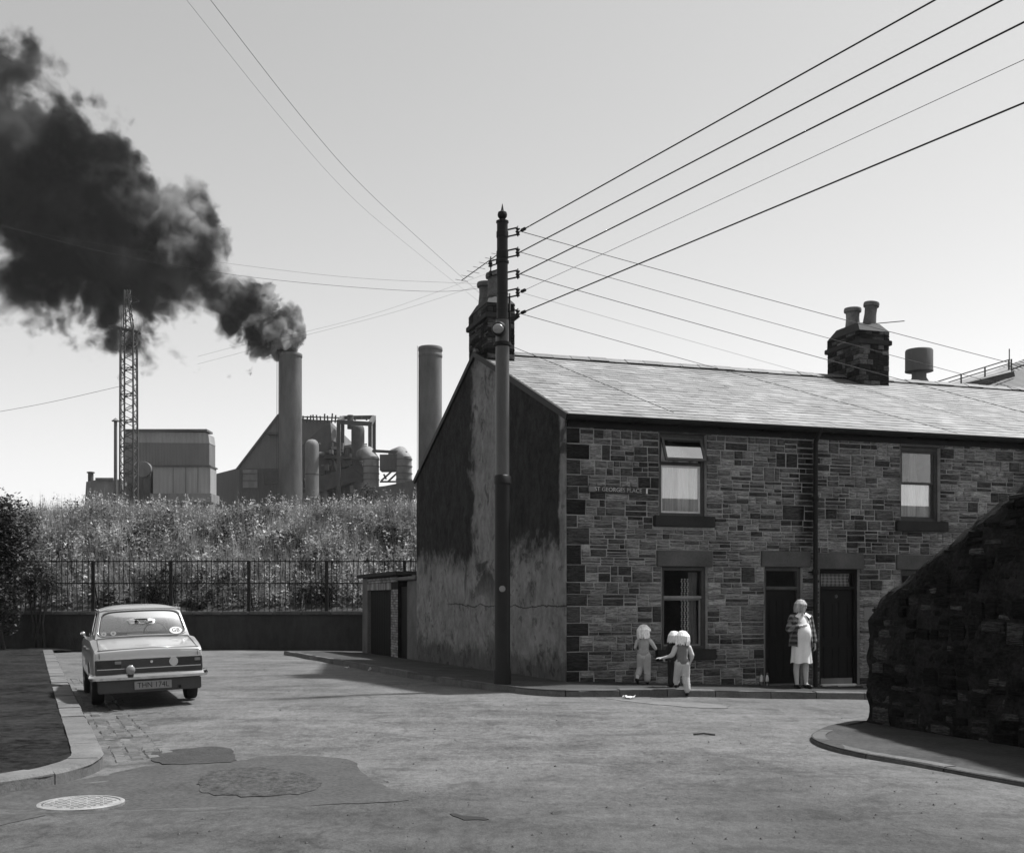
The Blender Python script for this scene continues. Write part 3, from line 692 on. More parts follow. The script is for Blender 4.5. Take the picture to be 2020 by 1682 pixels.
def house(idx, off, wid, label, wins, doors, end, stones=300, seed=1, extra_holes=()):
    rt = thing('terraced_house', label, 'house', HL(off,0,0), HANG, 'terrace of stone houses'); rd = random.Random(seed)
    zb = wall_z(off+wid) - .4; holes = []; solid = []
    for (x0,x1,z0,z1,st,lt,sill) in wins: holes.append((x0,x1,z0,z1)); solid += [(x0-.11,x1+.12,z1,z1+lt),(x0-.13,x1+.17,z0-sill,z0)] if lt else [(x0-.13,x1+.17,z0-sill,z0)]
    for (x0,x1,z0,z1,kd,lx0,lx1) in doors: holes.append((x0,x1,z0,z1)); solid.append((lx0,lx1,z1,z1+.31))
    grid_wall('wall', 0, wid, zb, EAVE, holes, m_mortar, rt)
    crit = sorted({round(v,3) for h in holes+solid for v in h[2:]}); c2 = []
    for c in crit:
        if not c2 or c - c2[-1] > .06: c2.append(c)
    block = holes + solid; x_start = 0
    if end:                                     # big squared quoins climb the free corner
        z = wall_z(0)-.1; q = []; k = 0
        while z < EAVE-.15:
            h = rd.uniform(.2,.36); h = min(h, EAVE-.1-z); w = (.44 if k % 2 else .26)*rd.uniform(.85,1.15); q.append((w/2-.02, z+h/2, w, h)); block = block+[(-.05, w-.02, z, z+h)]; c2.append(z); z += h; k += 1
        place_stones(rt, q, 'quoin', m_quoin, ROCK, rd, None, (.025,.04), .014, 300)
        c3 = sorted(c2); c2 = []
        for c in c3:
            if not c2 or c-c2[-1] > .07: c2.append(c)
    items = lay(x_start, wid, zb+.1, EAVE-.08, block, rd, c2, soft=set(b for b in block if b not in holes))
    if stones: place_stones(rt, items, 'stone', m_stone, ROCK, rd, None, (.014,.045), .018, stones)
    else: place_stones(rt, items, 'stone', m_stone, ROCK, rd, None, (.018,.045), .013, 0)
    for (x0,x1,z0,z1,st,lt,sill) in wins:
        sash_window(rt, x0, x1, z0, z1, st)
        stone_member('window_sill', x0-.12, x1+.15, z0-sill+.005, z0+.004, .10, m_sill, rt)
        if lt: stone_member('lintel', x0-.10, x1+.11, z1-.004, z1+lt-.008, .038, m_lintel, rt)
        else: stone_member('lintel', x0-.02, x1+.12, z1-.003, EAVE-.02, .03, m_lintel, rt)
    for (x0,x1,z0,z1,kd,lx0,lx1) in doors:
        front_door(rt, x0, x1, z0, z1, kd); stone_member('lintel', lx0+.01, lx1-.008, z1-.004, z1+.30, .038, m_lintel, rt)
    # rear wall, end walls
    MB().box((0,DEP-.3,zb),(wid,DEP,EAVE)).build('rear_wall', m_render, rt)
    pent = [(-.035,zb),(DEP,zb),(DEP,EAVE),(DEP/2,RIDGE-.02),(-.035,EAVE)]
    if end:
        g = MB(); n = len(pent); xa, xb = -.04, .3
        g.add([(xa,a,b) for a,b in pent]+[(xb,max(a,.23),b) for a,b in pent], [tuple(range(n)), tuple(range(2*n-1,n-1,-1))]+[((i+1)%n,i,n+i,n+(i+1)%n) for i in range(n)])
        g.build('gable_wall', m_gable, rt)
        MB().box((.12,.0,zb),(.2,.0,zb)) if False else None
    # roof: deck, slates laid in courses, ridge tiles, gutter
    ov = -.20; sl = Vector((0, DEP/2-ov, RIDGE-EAVE)); L = sl.length; sl.normalize(); nr = Vector((0,-sl.z,sl.y)); eave = Vector((0,ov,EAVE-.02))
    xa = -.07 if end else 0.0
    deck = MB(); a0 = eave; a1 = eave + sl*L; b1 = Vector((0, DEP+.2, EAVE-.02))
    deck.add([(xa,*a0.yz),(wid,*a0.yz),(wid,*a1.yz),(xa,*a1.yz)], [(0,1,2,3)]); deck.add([(xa,*(a0-nr*.07).yz),(wid,*(a0-nr*.07).yz),(wid,*(a1-nr*.07).yz),(xa,*(a1-nr*.07).yz)], [(3,2,1,0)])
    deck.add([(xa,*a1.yz),(wid,*a1.yz),(wid,*b1.yz),(xa,*b1.yz)], [(0,1,2,3)]); deck.add([(xa,*a0.yz),(xa,*(a0-nr*.07).yz),(xa,*(a1-nr*.07).yz),(xa,*a1.yz)], [(0,1,2,3)])
    roof = deck.build('roof', m_slate, rt, recalc=False)
    expo, sw = .265, .36; rows = int(L/expo); sl_items = []
    for r_ in range(rows+1):
        x = xa - (.18 if r_ % 2 else 0)
        while x < wid:
            w = sw*rd.uniform(.92,1.08); x0c, x1c = max(x, xa), min(x+w, wid)
            if x1c-x0c > .04: sl_items.append((r_, x0c, x1c))
            x += w
    rd.shuffle(sl_items); sl_items.sort(key=lambda i: i[0]); slate_me = MB().box((-.5,0,-.5),(.5,1,.5)); rest = MB(); base = None
    basis = Matrix(((1,0,0,0),(0,sl.y,nr.y,0),(0,sl.z,nr.z,0),(0,0,0,1)))
    for k, (r_, xl, xr) in enumerate(sl_items):
        ln = min(.40, L - r_*expo + .02); org = eave + sl*(r_*expo - .03 + rd.uniform(-.006,.006)) + nr*(.018 + rd.uniform(0,.004))
        mw = Matrix.Translation(((xl+xr)/2, org.y, org.z)) @ basis @ Euler((R(-1.6)+rd.uniform(-.006,.002), rd.uniform(-.008,.008), rd.uniform(-.008,.008))).to_matrix().to_4x4() @ Matrix.Diagonal((xr-xl-.006, ln, .009, 1))
        if k < (300 if stones else 0):
            if base is None: o = base = slate_me.build('slate', m_slate, roof)
            else: o = bpy.data.objects.new('slate', base.data); COL.objects.link(o); o.parent = roof
            o.matrix_local = mw
        else: rest.add([mw @ Vector(v) for v in slate_me.v], slate_me.f)
    if rest.v: tag(rest.build('upper_slates', m_slate, roof, recalc=False), kind='stuff')
    x = xa; base = None
    while x < wid-.05:
        ln = min(.46, wid-x)
        o = MB().add([(0,-.19,-.075),(0,-.17,-.055),(0,-.05,.01),(0,0,.035),(0,.05,.01),(0,.17,-.055),(0,.19,-.075),(1,-.19,-.075),(1,-.17,-.055),(1,-.05,.01),(1,0,.035),(1,.05,.01),(1,.17,-.055),(1,.19,-.075),(0,0,-.05),(1,0,-.05)],
             [(i,i+7,i+8,i+1) for i in range(6)]+[(0,1,2,14),(2,3,4,14),(4,5,6,14),(7,15,9,8),(9,15,11,10),(11,15,13,12)]).build('ridge_tile', m_ridge, roof) if base is None else bpy.data.objects.new('ridge_tile', base.data)
        if base is None: base = o
        else: COL.objects.link(o); o.parent = roof
        o.location = (x+.006, DEP/2+.0, RIDGE+.045+rd.uniform(-.008,.008)); o.scale = (ln-.012, 1, 1); x += ln
    gt = MB(); n = 8
    for xx in (xa, wid):
        for i in range(n+1):
            t = math.pi*i/n; gt.v.append((xx, ov-.03-.075*math.cos(t), EAVE-.02-.09*math.sin(t)))
        for i in range(n+1):
            t = math.pi*i/n; gt.v.append((xx, ov-.03-.068*math.cos(t), EAVE-.015-.082*math.sin(t)))
    mlen = 2*(n+1)
    for i in range(n): gt.f += [(i,i+1,mlen+i+1,mlen+i),(n+1+i,mlen+n+1+i,mlen+n+2+i,n+2+i)]
    gt.f += [(0,mlen,mlen+n+1,n+1),(n,n+n+1,mlen+n+n+1,mlen+n)]
    gt.build('gutter', m_dark_iron, rt, smooth='auto'); MB().box((0,-.06,EAVE-.21),(wid,0.0,EAVE-.03)).build('fascia', m_dark_iron, rt)  # fascia made wide and dark so it also stands in for the eave shadow
    x = .3
    while x < wid:
        MB().box((x,ov-.03,EAVE-.12),(x+.025,.0,EAVE-.085)).build('gutter_bracket', m_dark_iron, rt); x += .9
    if end:
        for sgn in (0,1):
            a = Vector((-.055, ov, EAVE-.06)) if not sgn else Vector((-.055, DEP+.2, EAVE-.06)); b = Vector((-.055, DEP/2, RIDGE-.04)); MB().beam(a, b, .06, .12).build('verge_board', m_dark_iron, rt)
    return rt
def downpipe(parent, x, z0, z1):
    dp = MB().tube([(x,-.28,z1),(x,-.25,z1-.08),(x,-.12,z1-.25),(x,-.11,z1-.3),(x,-.11,z0+.15),(x,-.13,z0+.08),(x,-.2,z0+.04)], .045, 12).build('downpipe', m_dark_iron, parent, smooth='auto')
    for zz in (z0+.9, z0+2.3, z0+3.7): MB().lathe([(.058,-.05),(.06,-.04),(.06,.04),(.058,.05)], (x,-.11,zz), 12).box((x-.1,-.06,zz-.015),(x+.1,-.02,zz+.02)).build('collar', m_dark_iron, dp, smooth='auto')
    return dp
WA = 5.05
hA = house(0, 0, WA, 'end-of-terrace stone house with blackened rendered gable and open upper sash', [(1.80,2.76,3.11,4.63,'open_hopper',0,.2), (1.85,2.78,.66,2.19,'dark_open',.30,.2)], [(3.98,4.80,-.03,2.2,'a',3.90,4.99)], True, seed=11)
hB = house(1, WA, 5.0, 'middle stone house with dark door, gingham fanlight and half net curtain upstairs', [(1.97,2.90,3.12,4.60,'half_net',0,.2), (1.97,2.90,.50,2.17,'half_net',.30,.2)], [(.13,1.02,-.07,2.17,'b',.01,1.13)], False, seed=23)
hC = house(2, WA+5.0, 5.2, 'far stone house of the terrace, mostly hidden behind the ruined wall', [(1.9,2.8,3.1,4.58,'half_net',0,.2)], [], False, stones=0, seed=31)
MB().prism([(.02,-1),(DEP-.02,-1),(DEP-.02,EAVE-.05),(DEP/2,RIDGE-.1),(.02,EAVE-.05)], 0, .25).build('end_wall', m_render, hC).matrix_local = Matrix.Translation((5.2,0,0)) @ Matrix.Rotation(R(90),4,'Z')
downpipe(hB, -.02, -.2, EAVE-.02); downpipe(hC, -.02, -.35, EAVE-.02)
MB().box((1.13,-.02,.4),(1.3,.05,1.55)).build('cement_patch', m_works_l, hB)
chimney(hA, 'chimney', .02, .62, 4.9, 6.36, 6.3, 8.08, [(.32,5.28,.58,.20,(0,0,0)), (.32,5.98,.56,.20,(.02,0,0))], 41, .22)
chimney(hB, 'chimney', 4.55, 5.38, 5.0, 6.36, 6.2, 8.2, [(4.9,5.8,.55,.19,(0,0,0)), (5.1,5.4,.62,.17,(0,R(7),0))], 42, .24)
# street-name plate
sg = thing('street_name_sign', 'worn street name plate fixed to the stone facade near the corner', 'sign', HL(.97,-.05,3.55), HANG)
sg.rotation_euler = (0, R(0.8), HANG)
MB().box((-.58,-.012,-.055),(.58,.012,.055)).build('plate', M('enamel_plate', .035, .5, .5, 6, .4, 30, bump=.2, bscale=40), sg, bevel=.006)
MB().box((-.575,-.020,-.05),(-.46,-.0115,.05)).build('bright_end', m_works_l, sg); MB().box((.545,-.020,-.045),(.575,-.0115,.05)).build('bright_end', m_paper, sg)
text_mesh('lettering', 'ST GEORGES PLACE', .105, M('sign_letters', .42, .6, .6, 9, .2, 40, bump=0), sg, Matrix.Translation((.0,-.0165,.0)) @ Matrix.Rotation(R(90),4,'X'), .003, 1.0)

# ================================================================== YARD OUTBUILDING behind the gable
ob = thing('yard_outbuilding', 'low flat-roofed outbuilding with dark wide door beside the gable end', 'outbuilding', HL(0,0,0), HANG)
zb = -.75; zt = 2.28
def xwall(mb, y0, y1, z0, z1, x0=0.0, x1=.3): return mb.box((x0,y0,z0),(x1,y1,z1))
xwall(MB(), 18.66, 19.6, zb, zt, .0, .3).build('end_pier', m_render, ob, bevel=.02)
xwall(MB(), 13.95, 14.88, zb, zt, .0, .3).build('brick_pier', m_mortar_dark, ob)
xwall(MB(), 14.88, 18.66, 1.86, zt, .0, .3).build('head_wall', m_mortar_dark, ob)
xwall(MB(), 11.4, 12.75, zb, 2.1, .0, .25).build('yard_wall', m_render, ob, bevel=.02)
MB().box((.3,13.2,zb),(4.5,13.45,zt)).build('side_wall', m_render, ob); MB().box((.3,19.35,zb),(4.5,19.6,zt)).build('side_wall', m_render, ob)
MB().box((-.18,13.5,2.285),(4.6,19.75,2.40)).build('roof', m_sill, ob, bevel=.02)
MB().box((-.1,11.36,2.12),(.5,13.9,2.22)).build('gate_lintel', m_kerb, ob, bevel=.02)
dr = MB().box((.12,14.9,-.45),(.17,18.64,1.86)).build('garage_door', m_door, ob)
for i in range(10): MB().box((.105,14.92+i*.372,-.42),(.121,14.92+i*.372+.355,1.84)).build('plank', m_door, dr, bevel=.004)
gd = MB().box((.1,12.78,-.45),(.14,13.92,1.95)).build('yard_gate', m_door, ob)
bk = None; rd = random.Random(5)
def brick(y0, z0, ly, lz, m=m_brick):
    global bk
    if bk is None: bk = MB().box((-.5,-.5,-.5),(.5,.5,.5)).build('brick', m, ob, bevel=.03); o = bk
    else: o = copy_obj(bk)
    o.scale = (.06, ly-.012, lz-.012); o.location = (.018+rd.uniform(-.006,.006), y0+ly/2, z0+lz/2)
r_ = 0; z = -.3
while z < 1.86:
    y = 13.95; first = .115 if r_ % 2 else .23
    while y < 14.87:
        l = min(first if y == 13.95 else .23, 14.88-y); brick(y, z, l, .075)
        y += l
    z += .075; r_ += 1
y = 14.88
while y < 18.6: brick(y, 1.86, .115, .225); y += .115
for rr in range(2):
    y = 14.0 + (.12 if rr else 0)
    while y < 18.5: brick(y, 2.09+rr*.078, .23, .075); y += .23

# ================================================================== UTILITY POLE
pb = G(991,1361); pz = pb.z + .1
pole = thing('utility_pole', 'tall cast iron pole with spiked ball finial at the corner kerb', 'pole', (pb.x, pb.y, pz))
S = pb.y / F; hy = lambda py: EYE + (HOR-py)*S - pz
MB().lathe([(.155,-.2),(.155,.22),(.136,.3),(.134,hy(955)),(.146,hy(955)+.01),(.146,hy(940)),(.124,hy(937))], n=24).build('lower_shaft', m_pole_dark, pole, smooth='auto')
MB().lathe([(.122,hy(945)),(.119,hy(690)),(.116,hy(632)),(.098,hy(630))], n=24).build('painted_shaft', m_pole, pole, smooth='auto')
MB().lathe([(.098,hy(634)),(.095,hy(437))], n=20).build('upper_shaft', m_pole_dark, pole, smooth='auto')
for py, r, h in ((438,.11,.03),(463,.105,.10),(503,.105,.12),(517,.115,.04),(580,.10,.03),(612,.1,.03),(678,.15,.04),(632,.115,.05)):
    MB().lathe([(r*.9,-h/2-.005),(r,-h/2),(r,h/2),(r*.9,h/2+.005)], (0,0,hy(py)), 20).build('collar', m_dark_iron, pole, smooth='auto')
MB().lathe([(.05,hy(436)),(.045,hy(433)),(.078,hy(428)),(.085,hy(424)),(.075,hy(419)),(.03,hy(416)),(.022,hy(413)),(.004,hy(402))], n=18).build('finial', m_dark_iron, pole, smooth='auto')
br_py = [457, 498, 541, 577, 619]; HOOK = []
for i, py in enumerate(br_py):
    z = hy(py); x1 = .29
    b = MB(); 
    for dz in (-.06,.06): b.beam((.08,0,z+dz-.03),(x1,-.02,z+dz+.01),.022,.022)
    b.beam((x1-.02,-.02,z-.09),(x1-.02,-.02,z+.09),.02,.02); bo = b.build('bracket', m_dark_iron, pole)
    MB().lathe([(.018,-.075),(.04,-.06),(.026,-.03),(.045,-.01),(.026,.02),(.042,.045),(.02,.075)], (x1-.02,-.02,z), 12).build('insulator', m_black, bo, smooth='auto')
    HOOK.append(Vector((pb.x+x1+.02, pb.y-.02, pz+z)))
LH = []
for i, py in enumerate((520, 541)):
    z = hy(py); b = MB()
    for dz in (-.03,.05): b.beam((-.08,0,z+dz+.03),(-.24,.0,z+dz-.02),.02,.02)
    bo = b.build('bracket', m_dark_iron, pole)
    MB().lathe([(.018,-.06),(.04,-.05),(.026,-.02),(.043,.0),(.026,.03),(.02,.06)], (-.21,0,z), 12).build('insulator', m_black, bo, smooth='auto'); LH.append(Vector((pb.x-.21, pb.y, pz+z)))
lz = hy(656)
lp = MB().lathe([(.11,.0),(.125,.03),(.13,.10),(.115,.13),(.06,.15)], (0,0,0), 18, 'y').build('street_light', m_dark_iron, pole, smooth='auto'); lp.location = (-.07,-.30,lz); lp.rotation_euler = (R(8),0,R(-10))
MB().ell((0,0,0),(.1,.05,.085),16,10).build('lens', m_lampglass, lp, smooth=True)
MB().beam((-.05,-.17,lz),(0,-.09,lz-.06),.04,.04).build('lamp_arm', m_dark_iron, pole)
MB().lathe([(.10,.02),(.16,.0),(.16,-.03),(.10,-.04)], (.0,0,hy(679)), 18).build('lamp_ring', m_dark_iron, pole, smooth='auto')
MB().tube([(.125,.02,hy(578)),(.135,.02,hy(640)),(.13,.02,hy(676))], .016, 8).build('cable_duct', m_dark_iron, pole, smooth=True)
MB().lathe([(.055,-.129),(.055,-.134),(.05,-.136)], (0,0,hy(1161)), 18, 'y').build('notice_disc', m_works_l, pole, smooth='auto')

# ================================================================== OVERHEAD WIRES
def wire(label, pts, r, mat=m_wire, group=None, sag=0.0, n=24, name='overhead_wire'):
    pts = [Vector(p) for p in pts]
    if len(pts) == 2:
        a, b = pts; pts = [a.lerp(b, i/n) - Vector((0,0,sag*4*(i/n)*(1-i/n))) for i in range(n+1)]
    else:                                        # Catmull-Rom through the points
        q = []
        e = [pts[0]*2-pts[1]] + pts + [pts[-1]*2-pts[-2]]
        for i in range(1, len(e)-2):
            for k in range(8):
                t = k/8; p0, p1, p2, p3 = e[i-1], e[i], e[i+1], e[i+2]
                q.append(.5*((2*p1)+(p2-p0)*t+(2*p0-5*p1+4*p2-p3)*t*t+(3*p1-p0-3*p2+p3)*t**3))
        pts = q + [pts[-1]]
    return tag(MB().tube(pts, r, 6).build(name, mat, None, smooth=True), label, 'wire', group)
ordn = ['topmost','second','third','fourth','lowest']
for i, (ex, ey, th) in enumerate(((1845,0,.010),(1978,0,.010),(2020,44,.010),(2020,118,.0035),(2020,203,.010))):
    a = HOOK[i]; d = F*(a.z-EYE)/(HOR-ey); e = Vector(((ex-W0/2)*d/F, d, a.z)); far = a + (e-a)*2.6
    wire(f'{ordn[i]} of the heavy cables rising from the pole to the upper right', [a, far], th, m_wire if th > .005 else m_thin, 'cables rising from the pole')
    if i in (0, 3, 4):
        t = (e-a).normalized(); tag(MB().tube([a+t*.03, a+t*.06, a+t*.17, a+t*.2], [.012,.03,.03,.01], 8).build('cable_grip', m_black, None, smooth=True), f'dark strain grip on the {ordn[i]} rising cable', 'cable grip', 'cable grips')
for i, (ex, ey, th) in enumerate(((2020,700,.006),(2020,747,.005),(2020,790,.006),(2020,830,.0025),(2020,865,.005))):
    a = HOOK[i]; t = 10.3; q = Vector((a.x+U.x*t, a.y+U.y*t, 0)); d = q.y + .0; q.z = EYE+(HOR-ey)*d/F; far = a + (q-a)*2.2
    wire(f'{ordn[i]} of the thin wires dropping from the pole over the roofs', [a, far], th, m_thin if th < .004 else m_wire, 'wires along the terrace', sag=.12)
wire('darker of the twin wires descending from the upper left sky', [P(330,-110,9.7), P(415,0,10.8), P(600,237,13.6), P(720,372,16.5), P(850,492,21), P(946,578,26.2)], .0026, m_wire, 'wires from the upper left')
wire('fainter of the twin wires descending from the upper left sky', [P(280,-115,9.7), P(368,0,10.8), P(560,240,13.8), P(690,385,17), P(800,480,21), P(946,596,26.2)], .0016, m_thin, 'wires from the upper left')
wire('long slack wire hanging across the front of the smoke', [P(-60,425,60), P(160,487,60), P(380,530,60), P(600,558,60), P(860,575,60), P(1000,560,60)], .009, m_thin, 'distant wires')
wire('short upper wire crossing the smoke edge', [P(-40,440,64), P(250,490,64), P(460,521,64), P(700,548,64), P(945,560,64)], .006, m_thin, 'distant wires')
wire('faint wire from the left edge to the lattice tower', [P(-60,822,130), P(90,795,130), P(245,760,130)], .022, m_thin, 'distant wires')
wire('wire slanting past the base of the smoking stack', [P(390,703,90), P(480,680,90), P(600,655,90), P(760,612,90), P(960,540,90)], .007, m_thin, 'distant wires')
wire('lower wire slanting past the top of the smoking stack', [P(390,718,88), P(470,697,88), P(600,662,88), P(780,615,88), P(970,555,88)], .007, m_wire, 'distant wires')
wire('thin wire lying diagonally across the near roof', [HL(.15,3.9,0)+Vector((0,0,6.95)), HL(2.2,.2,0)+Vector((0,0,5.05))], .006, m_wire)
# television aerials on the chimneys
ta = thing('television_aerial', 'spindly television aerial on the gable chimney', 'aerial', HL(.3,5.6,8.55), HANG)
MB().tube([(0,0,0),(0,0,.75)], .015, 8).build('mast', m_dark_iron, ta)
bo = MB().tube([(.1,-.2,.75),(-.35,1.2,.5)], .01, 6).build('boom', m_dark_iron, ta)
for i in range(7):
    t = i/6; c = Vector((.1,-.2,.75)).lerp(Vector((-.35,1.2,.5)), t); MB().tube([c+Vector((-.16,-.05,0)), c+Vector((.16,.05,0))], .006, 5).build('element', m_dark_iron, bo)
tb = thing('television_aerial', 'bare aerial rod leaning out of the middle chimney', 'aerial', HL(WA+5.1,5.3,8.45), HANG)
MB().tube([(0,0,0),(.9,-.1,.12)], .012, 6).build('rod', m_dark_iron, tb)

# ================================================================== RUINED WALL at the right
wd = Vector((.3104,-.9506)); W1 = Vector((4.70,15.15)); WANG = math.atan2(wd.y, wd.x)
rw = thing('ruined_stone_wall', 'black ruined rubble wall with steeply sloping broken top', 'wall', (W1.x, W1.y, 0), WANG)
def wtop(x):
    b = 1.30 + 1.4*min(.25, max(x,0)) + .505*max(0, min(x,4.5)-.25); return b + .018*math.sin(x*7) + .012*math.sin(x*19+1)
LW = 7.0; mb = MB(); nx_, nz_ = 110, 44
def bumpy(x, z, k): return .05*mnoise.noise(Vector((x*2.1, z*2.6, k)))+.035*mnoise.noise(Vector((x*6, z*7, k)))+.02*mnoise.noise(Vector((x*15, z*16, k)))
for i in range(nx_+1):
    x = LW*i/nx_
    for j in range(nz_+1):
        v_ = j/nz_; z = -.6+(wtop(x)+.6)*v_; r = max(0, (v_-.93)/.07); mb.v.append((x+.05*mnoise.noise(Vector((3, z*5, x))) if i else .0+.09*mnoise.noise(Vector((1, z*4, 2)))+.03*mnoise.noise(Vector((1, z*11, 2))), .03+bumpy(x, z, 1)+.12*r*r, z+(.05*mnoise.noise(Vector((x*5, 7, 1))) if j == nz_ else 0)))
    for j in range(5): mb.v.append((x, .27+.07*j, wtop(x)+.04+.05*mnoise.noise(Vector((x*4, j, 5)))-.012*j*j))
    mb.v.append((x, .58, -.6))
m_ = nz_+1+6
for i in range(nx_):
    for j in range(m_-1): mb.f.append((i*m_+j, (i+1)*m_+j, (i+1)*m_+j+1, i*m_+j+1))
mb.f += [tuple(range(m_))[::-1], tuple(nx_*m_+j for j in range(m_))]
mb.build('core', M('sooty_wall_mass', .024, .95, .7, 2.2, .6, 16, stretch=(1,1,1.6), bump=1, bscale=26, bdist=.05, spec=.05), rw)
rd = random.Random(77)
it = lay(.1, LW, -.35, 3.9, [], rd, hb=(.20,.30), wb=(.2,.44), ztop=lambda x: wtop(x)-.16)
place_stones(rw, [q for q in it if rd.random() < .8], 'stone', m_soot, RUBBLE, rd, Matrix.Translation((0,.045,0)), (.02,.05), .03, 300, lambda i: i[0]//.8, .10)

# ================================================================== RETAINING WALL, RAILINGS
rwall = thing('retaining_wall', 'long dark stained retaining wall below the iron railings', 'wall', (0,40.4,0))
mb = MB(); n = 90; x0, x1 = -32, 5
for i in range(n+1):
    x = x0+(x1-x0)*i/n; b = .03*math.sin(x*.8)
    for z in np.linspace(-.9, 1.04, 9): mb.v.append((x, b+.02*math.sin(z*9+x*3), z))
    for z in (1.04, -.9): mb.v.append((x, .55, z))
for i in range(n):
    for j in range(10): mb.f.append((i*11+j, (i+1)*11+j, (i+1)*11+j+1, i*11+j+1))
mb.build('wall_face', m_retain, rwall, smooth=True)
rd = random.Random(3); x = x0
while x < x1:
    l = rd.uniform(.7,1.2); o = MB().box((x+.008,-.05+.03*math.sin(x*.8),1.03),(x+l-.008,.5,1.14+rd.uniform(-.015,.015))).build('coping_stone', m_coping, rwall, bevel=.02); x += l
fence = thing('iron_railings', 'tall black iron railings on top of the retaining wall', 'railings', (0,40.65,1.12))
bar = None; x = -19.0; k = 0
while x < 3:
    if k % 15 == 7:
        MB().box((x-.055,-.055,-.1),(x+.055,.055,1.83)).build('post', m_dark_iron, fence, bevel=.01)
        MB().beam((x,.05,1.2),(x+.05,.55,-.2),.035,.035).build('brace', m_dark_iron, fence)
    else:
        if bar is None: bar = o = MB().tube([(0,0,-.05),(0,0,1.86),(0,0,1.93)], [.014,.014,.003], 6).build('bar', m_dark_iron, fence)
        else: o = copy_obj(bar)
        o.location = (x+rd.uniform(-.012,.012), 0, rd.uniform(-.02,.02)); o.rotation_euler = (rd.uniform(-.012,.012), rd.uniform(-.02,.02), 0)
    x += .185; k += 1
for z in (1.80, 1.02): MB().box((-19,-.02,z-.02),(3,.025,z+.022)).build('rail', m_dark_iron, fence)

# ================================================================== WEEDS ON THE BANK (uncountable: one mass each)
def quads_from(c, a, b):       # centre lines: base c, direction a (length), half-width b -> lozenge leaf
    p0 = c; p1 = c + a*.45 + b; p2 = c + a; p3 = c + a*.45 - b
    return np.stack([p0, p1, p2, p3], 1)
def foliage(points, up, count, leaf, spread, width, rg, lift=(0,1), droop=.3):
    n = len(points); base = np.repeat(points, count, 0); h = np.repeat(up, count)
    t = rg.uniform(lift[0], lift[1], n*count); az = rg.uniform(0, 2*np.pi, n*count); el = rg.normal(.25-droop*(1-t), .45)
    ln = leaf*rg.uniform(.5, 1.35, n*count)*(1.15-.55*t)
    c = base + np.stack([np.cos(az)*spread*rg.uniform(0,1,n*count), np.sin(az)*spread*rg.uniform(0,1,n*count), h*t], 1)
    a = np.stack([np.cos(az)*np.cos(el), np.sin(az)*np.cos(el), np.sin(el)], 1)*ln[:,None]
    b = np.stack([-np.sin(az), np.cos(az), rg.normal(0,.35,n*count)], 1)*(ln*width)[:,None]
    return quads_from(c, a, b).reshape(-1, 3)
def blades(points, up, count, width, rg, lean=.35):
    n = len(points)*count; base = np.repeat(points, count, 0) + np.concatenate([rg.normal(0,.05,(n,2)), np.zeros((n,1))], 1); h = np.repeat(up, count)*rg.uniform(.55,1.2,n)
    az = rg.uniform(0, 2*np.pi, n); l = lean*rg.uniform(.1,1,n); a = np.stack([np.cos(az)*l*h, np.sin(az)*l*h, h], 1); az2 = rg.uniform(0, np.pi, n)
    b = np.stack([np.cos(az2), np.sin(az2), 0*az2], 1)*width
    return np.stack([base-b, base+b, base+a*.6+b*.7, base+a*1.0+np.array([0,0,-.02])], 1).reshape(-1,3)
def bank_points(n, rg, x0=-26, x1=4.5, y0=41.0, y1=56, pw=1.0):
    x = rg.uniform(x0, x1, n); y = y0+(y1-y0)*rg.uniform(0,1,n)**pw
    return np.array([(a, b, terrain_z(a, b)-.02) for a, b in zip(x, y)])
def veg(name, arr, mat, label, cat):
    q = np.arange(len(arr)).reshape(-1, 4); return tag(npmesh(name, arr, q, mat), label, cat, kind='stuff')
rg = np.random.default_rng(21); m_tall = m_leaf_make('willowherb', .30, .6)
pts = bank_points(6500, rg); hh = rg.uniform(.3, .9, len(pts)); clump = np.sin(pts[:,0]*1.3+pts[:,1])*np.sin(pts[:,0]*.5-pts[:,1]*.8); hh *= 1+.45*clump
veg('weeds', np.concatenate([foliage(pts, hh, 26, .15, .12, .24, rg), foliage(pts[:500], hh[:500]*.7, 16, .32, .15, .40, rg)]), m_weed, 'dense leafy weeds covering the bank behind the railings', 'weeds')
pts = bank_points(9000, rg, pw=.8); hh = rg.uniform(.5, 1.2, len(pts))
veg('tall_grass', blades(pts, hh, 7, .010, rg), m_grass, 'pale tall grass stems rising among the bank weeds', 'grass')
pts = bank_points(5000, rg); cl = np.sin(pts[:,0]*.9+2)*np.sin(pts[:,1]*1.1+pts[:,0]*.35)+.5*np.sin(pts[:,0]*2.3-pts[:,1]); pts = pts[cl > .55]; hh = rg.uniform(.45,.95,len(pts))
veg('nettles', foliage(pts, hh, 24, .20, .14, .36, rg), m_bush, 'dark nettle clumps between the paler weeds of the bank', 'nettles')
pts = bank_points(900, rg); hh = rg.uniform(.9, 1.5, len(pts))
veg('tall_weeds', np.concatenate([foliage(pts, hh, 34, .17, .05, .22, rg, (.1,1)), blades(pts, hh*1.05, 2, .014, rg, .05)]), m_tall, 'tall pale willowherb stalks standing out of the bank weeds', 'tall weeds')
pts = bank_points(950, rg); hh = rg.uniform(.75, 1.35, len(pts)); pts2 = pts.copy(); pts2[:,2] += hh*.72
spk = foliage(pts2, hh*.28, 12, .045, .025, .4, rg)
pts = bank_points(900, rg); hh = rg.uniform(.8,1.2,len(pts)); pts3 = pts.copy(); pts3[:,2] += hh*.95
veg('wild_flowers', np.concatenate([spk[:len(spk)//2], foliage(pts3[:700], hh[:700]*.05, 7, .065, .035, .5, rg)]), m_flower, 'scattered pale flower heads on the weedy bank', 'wild flowers')
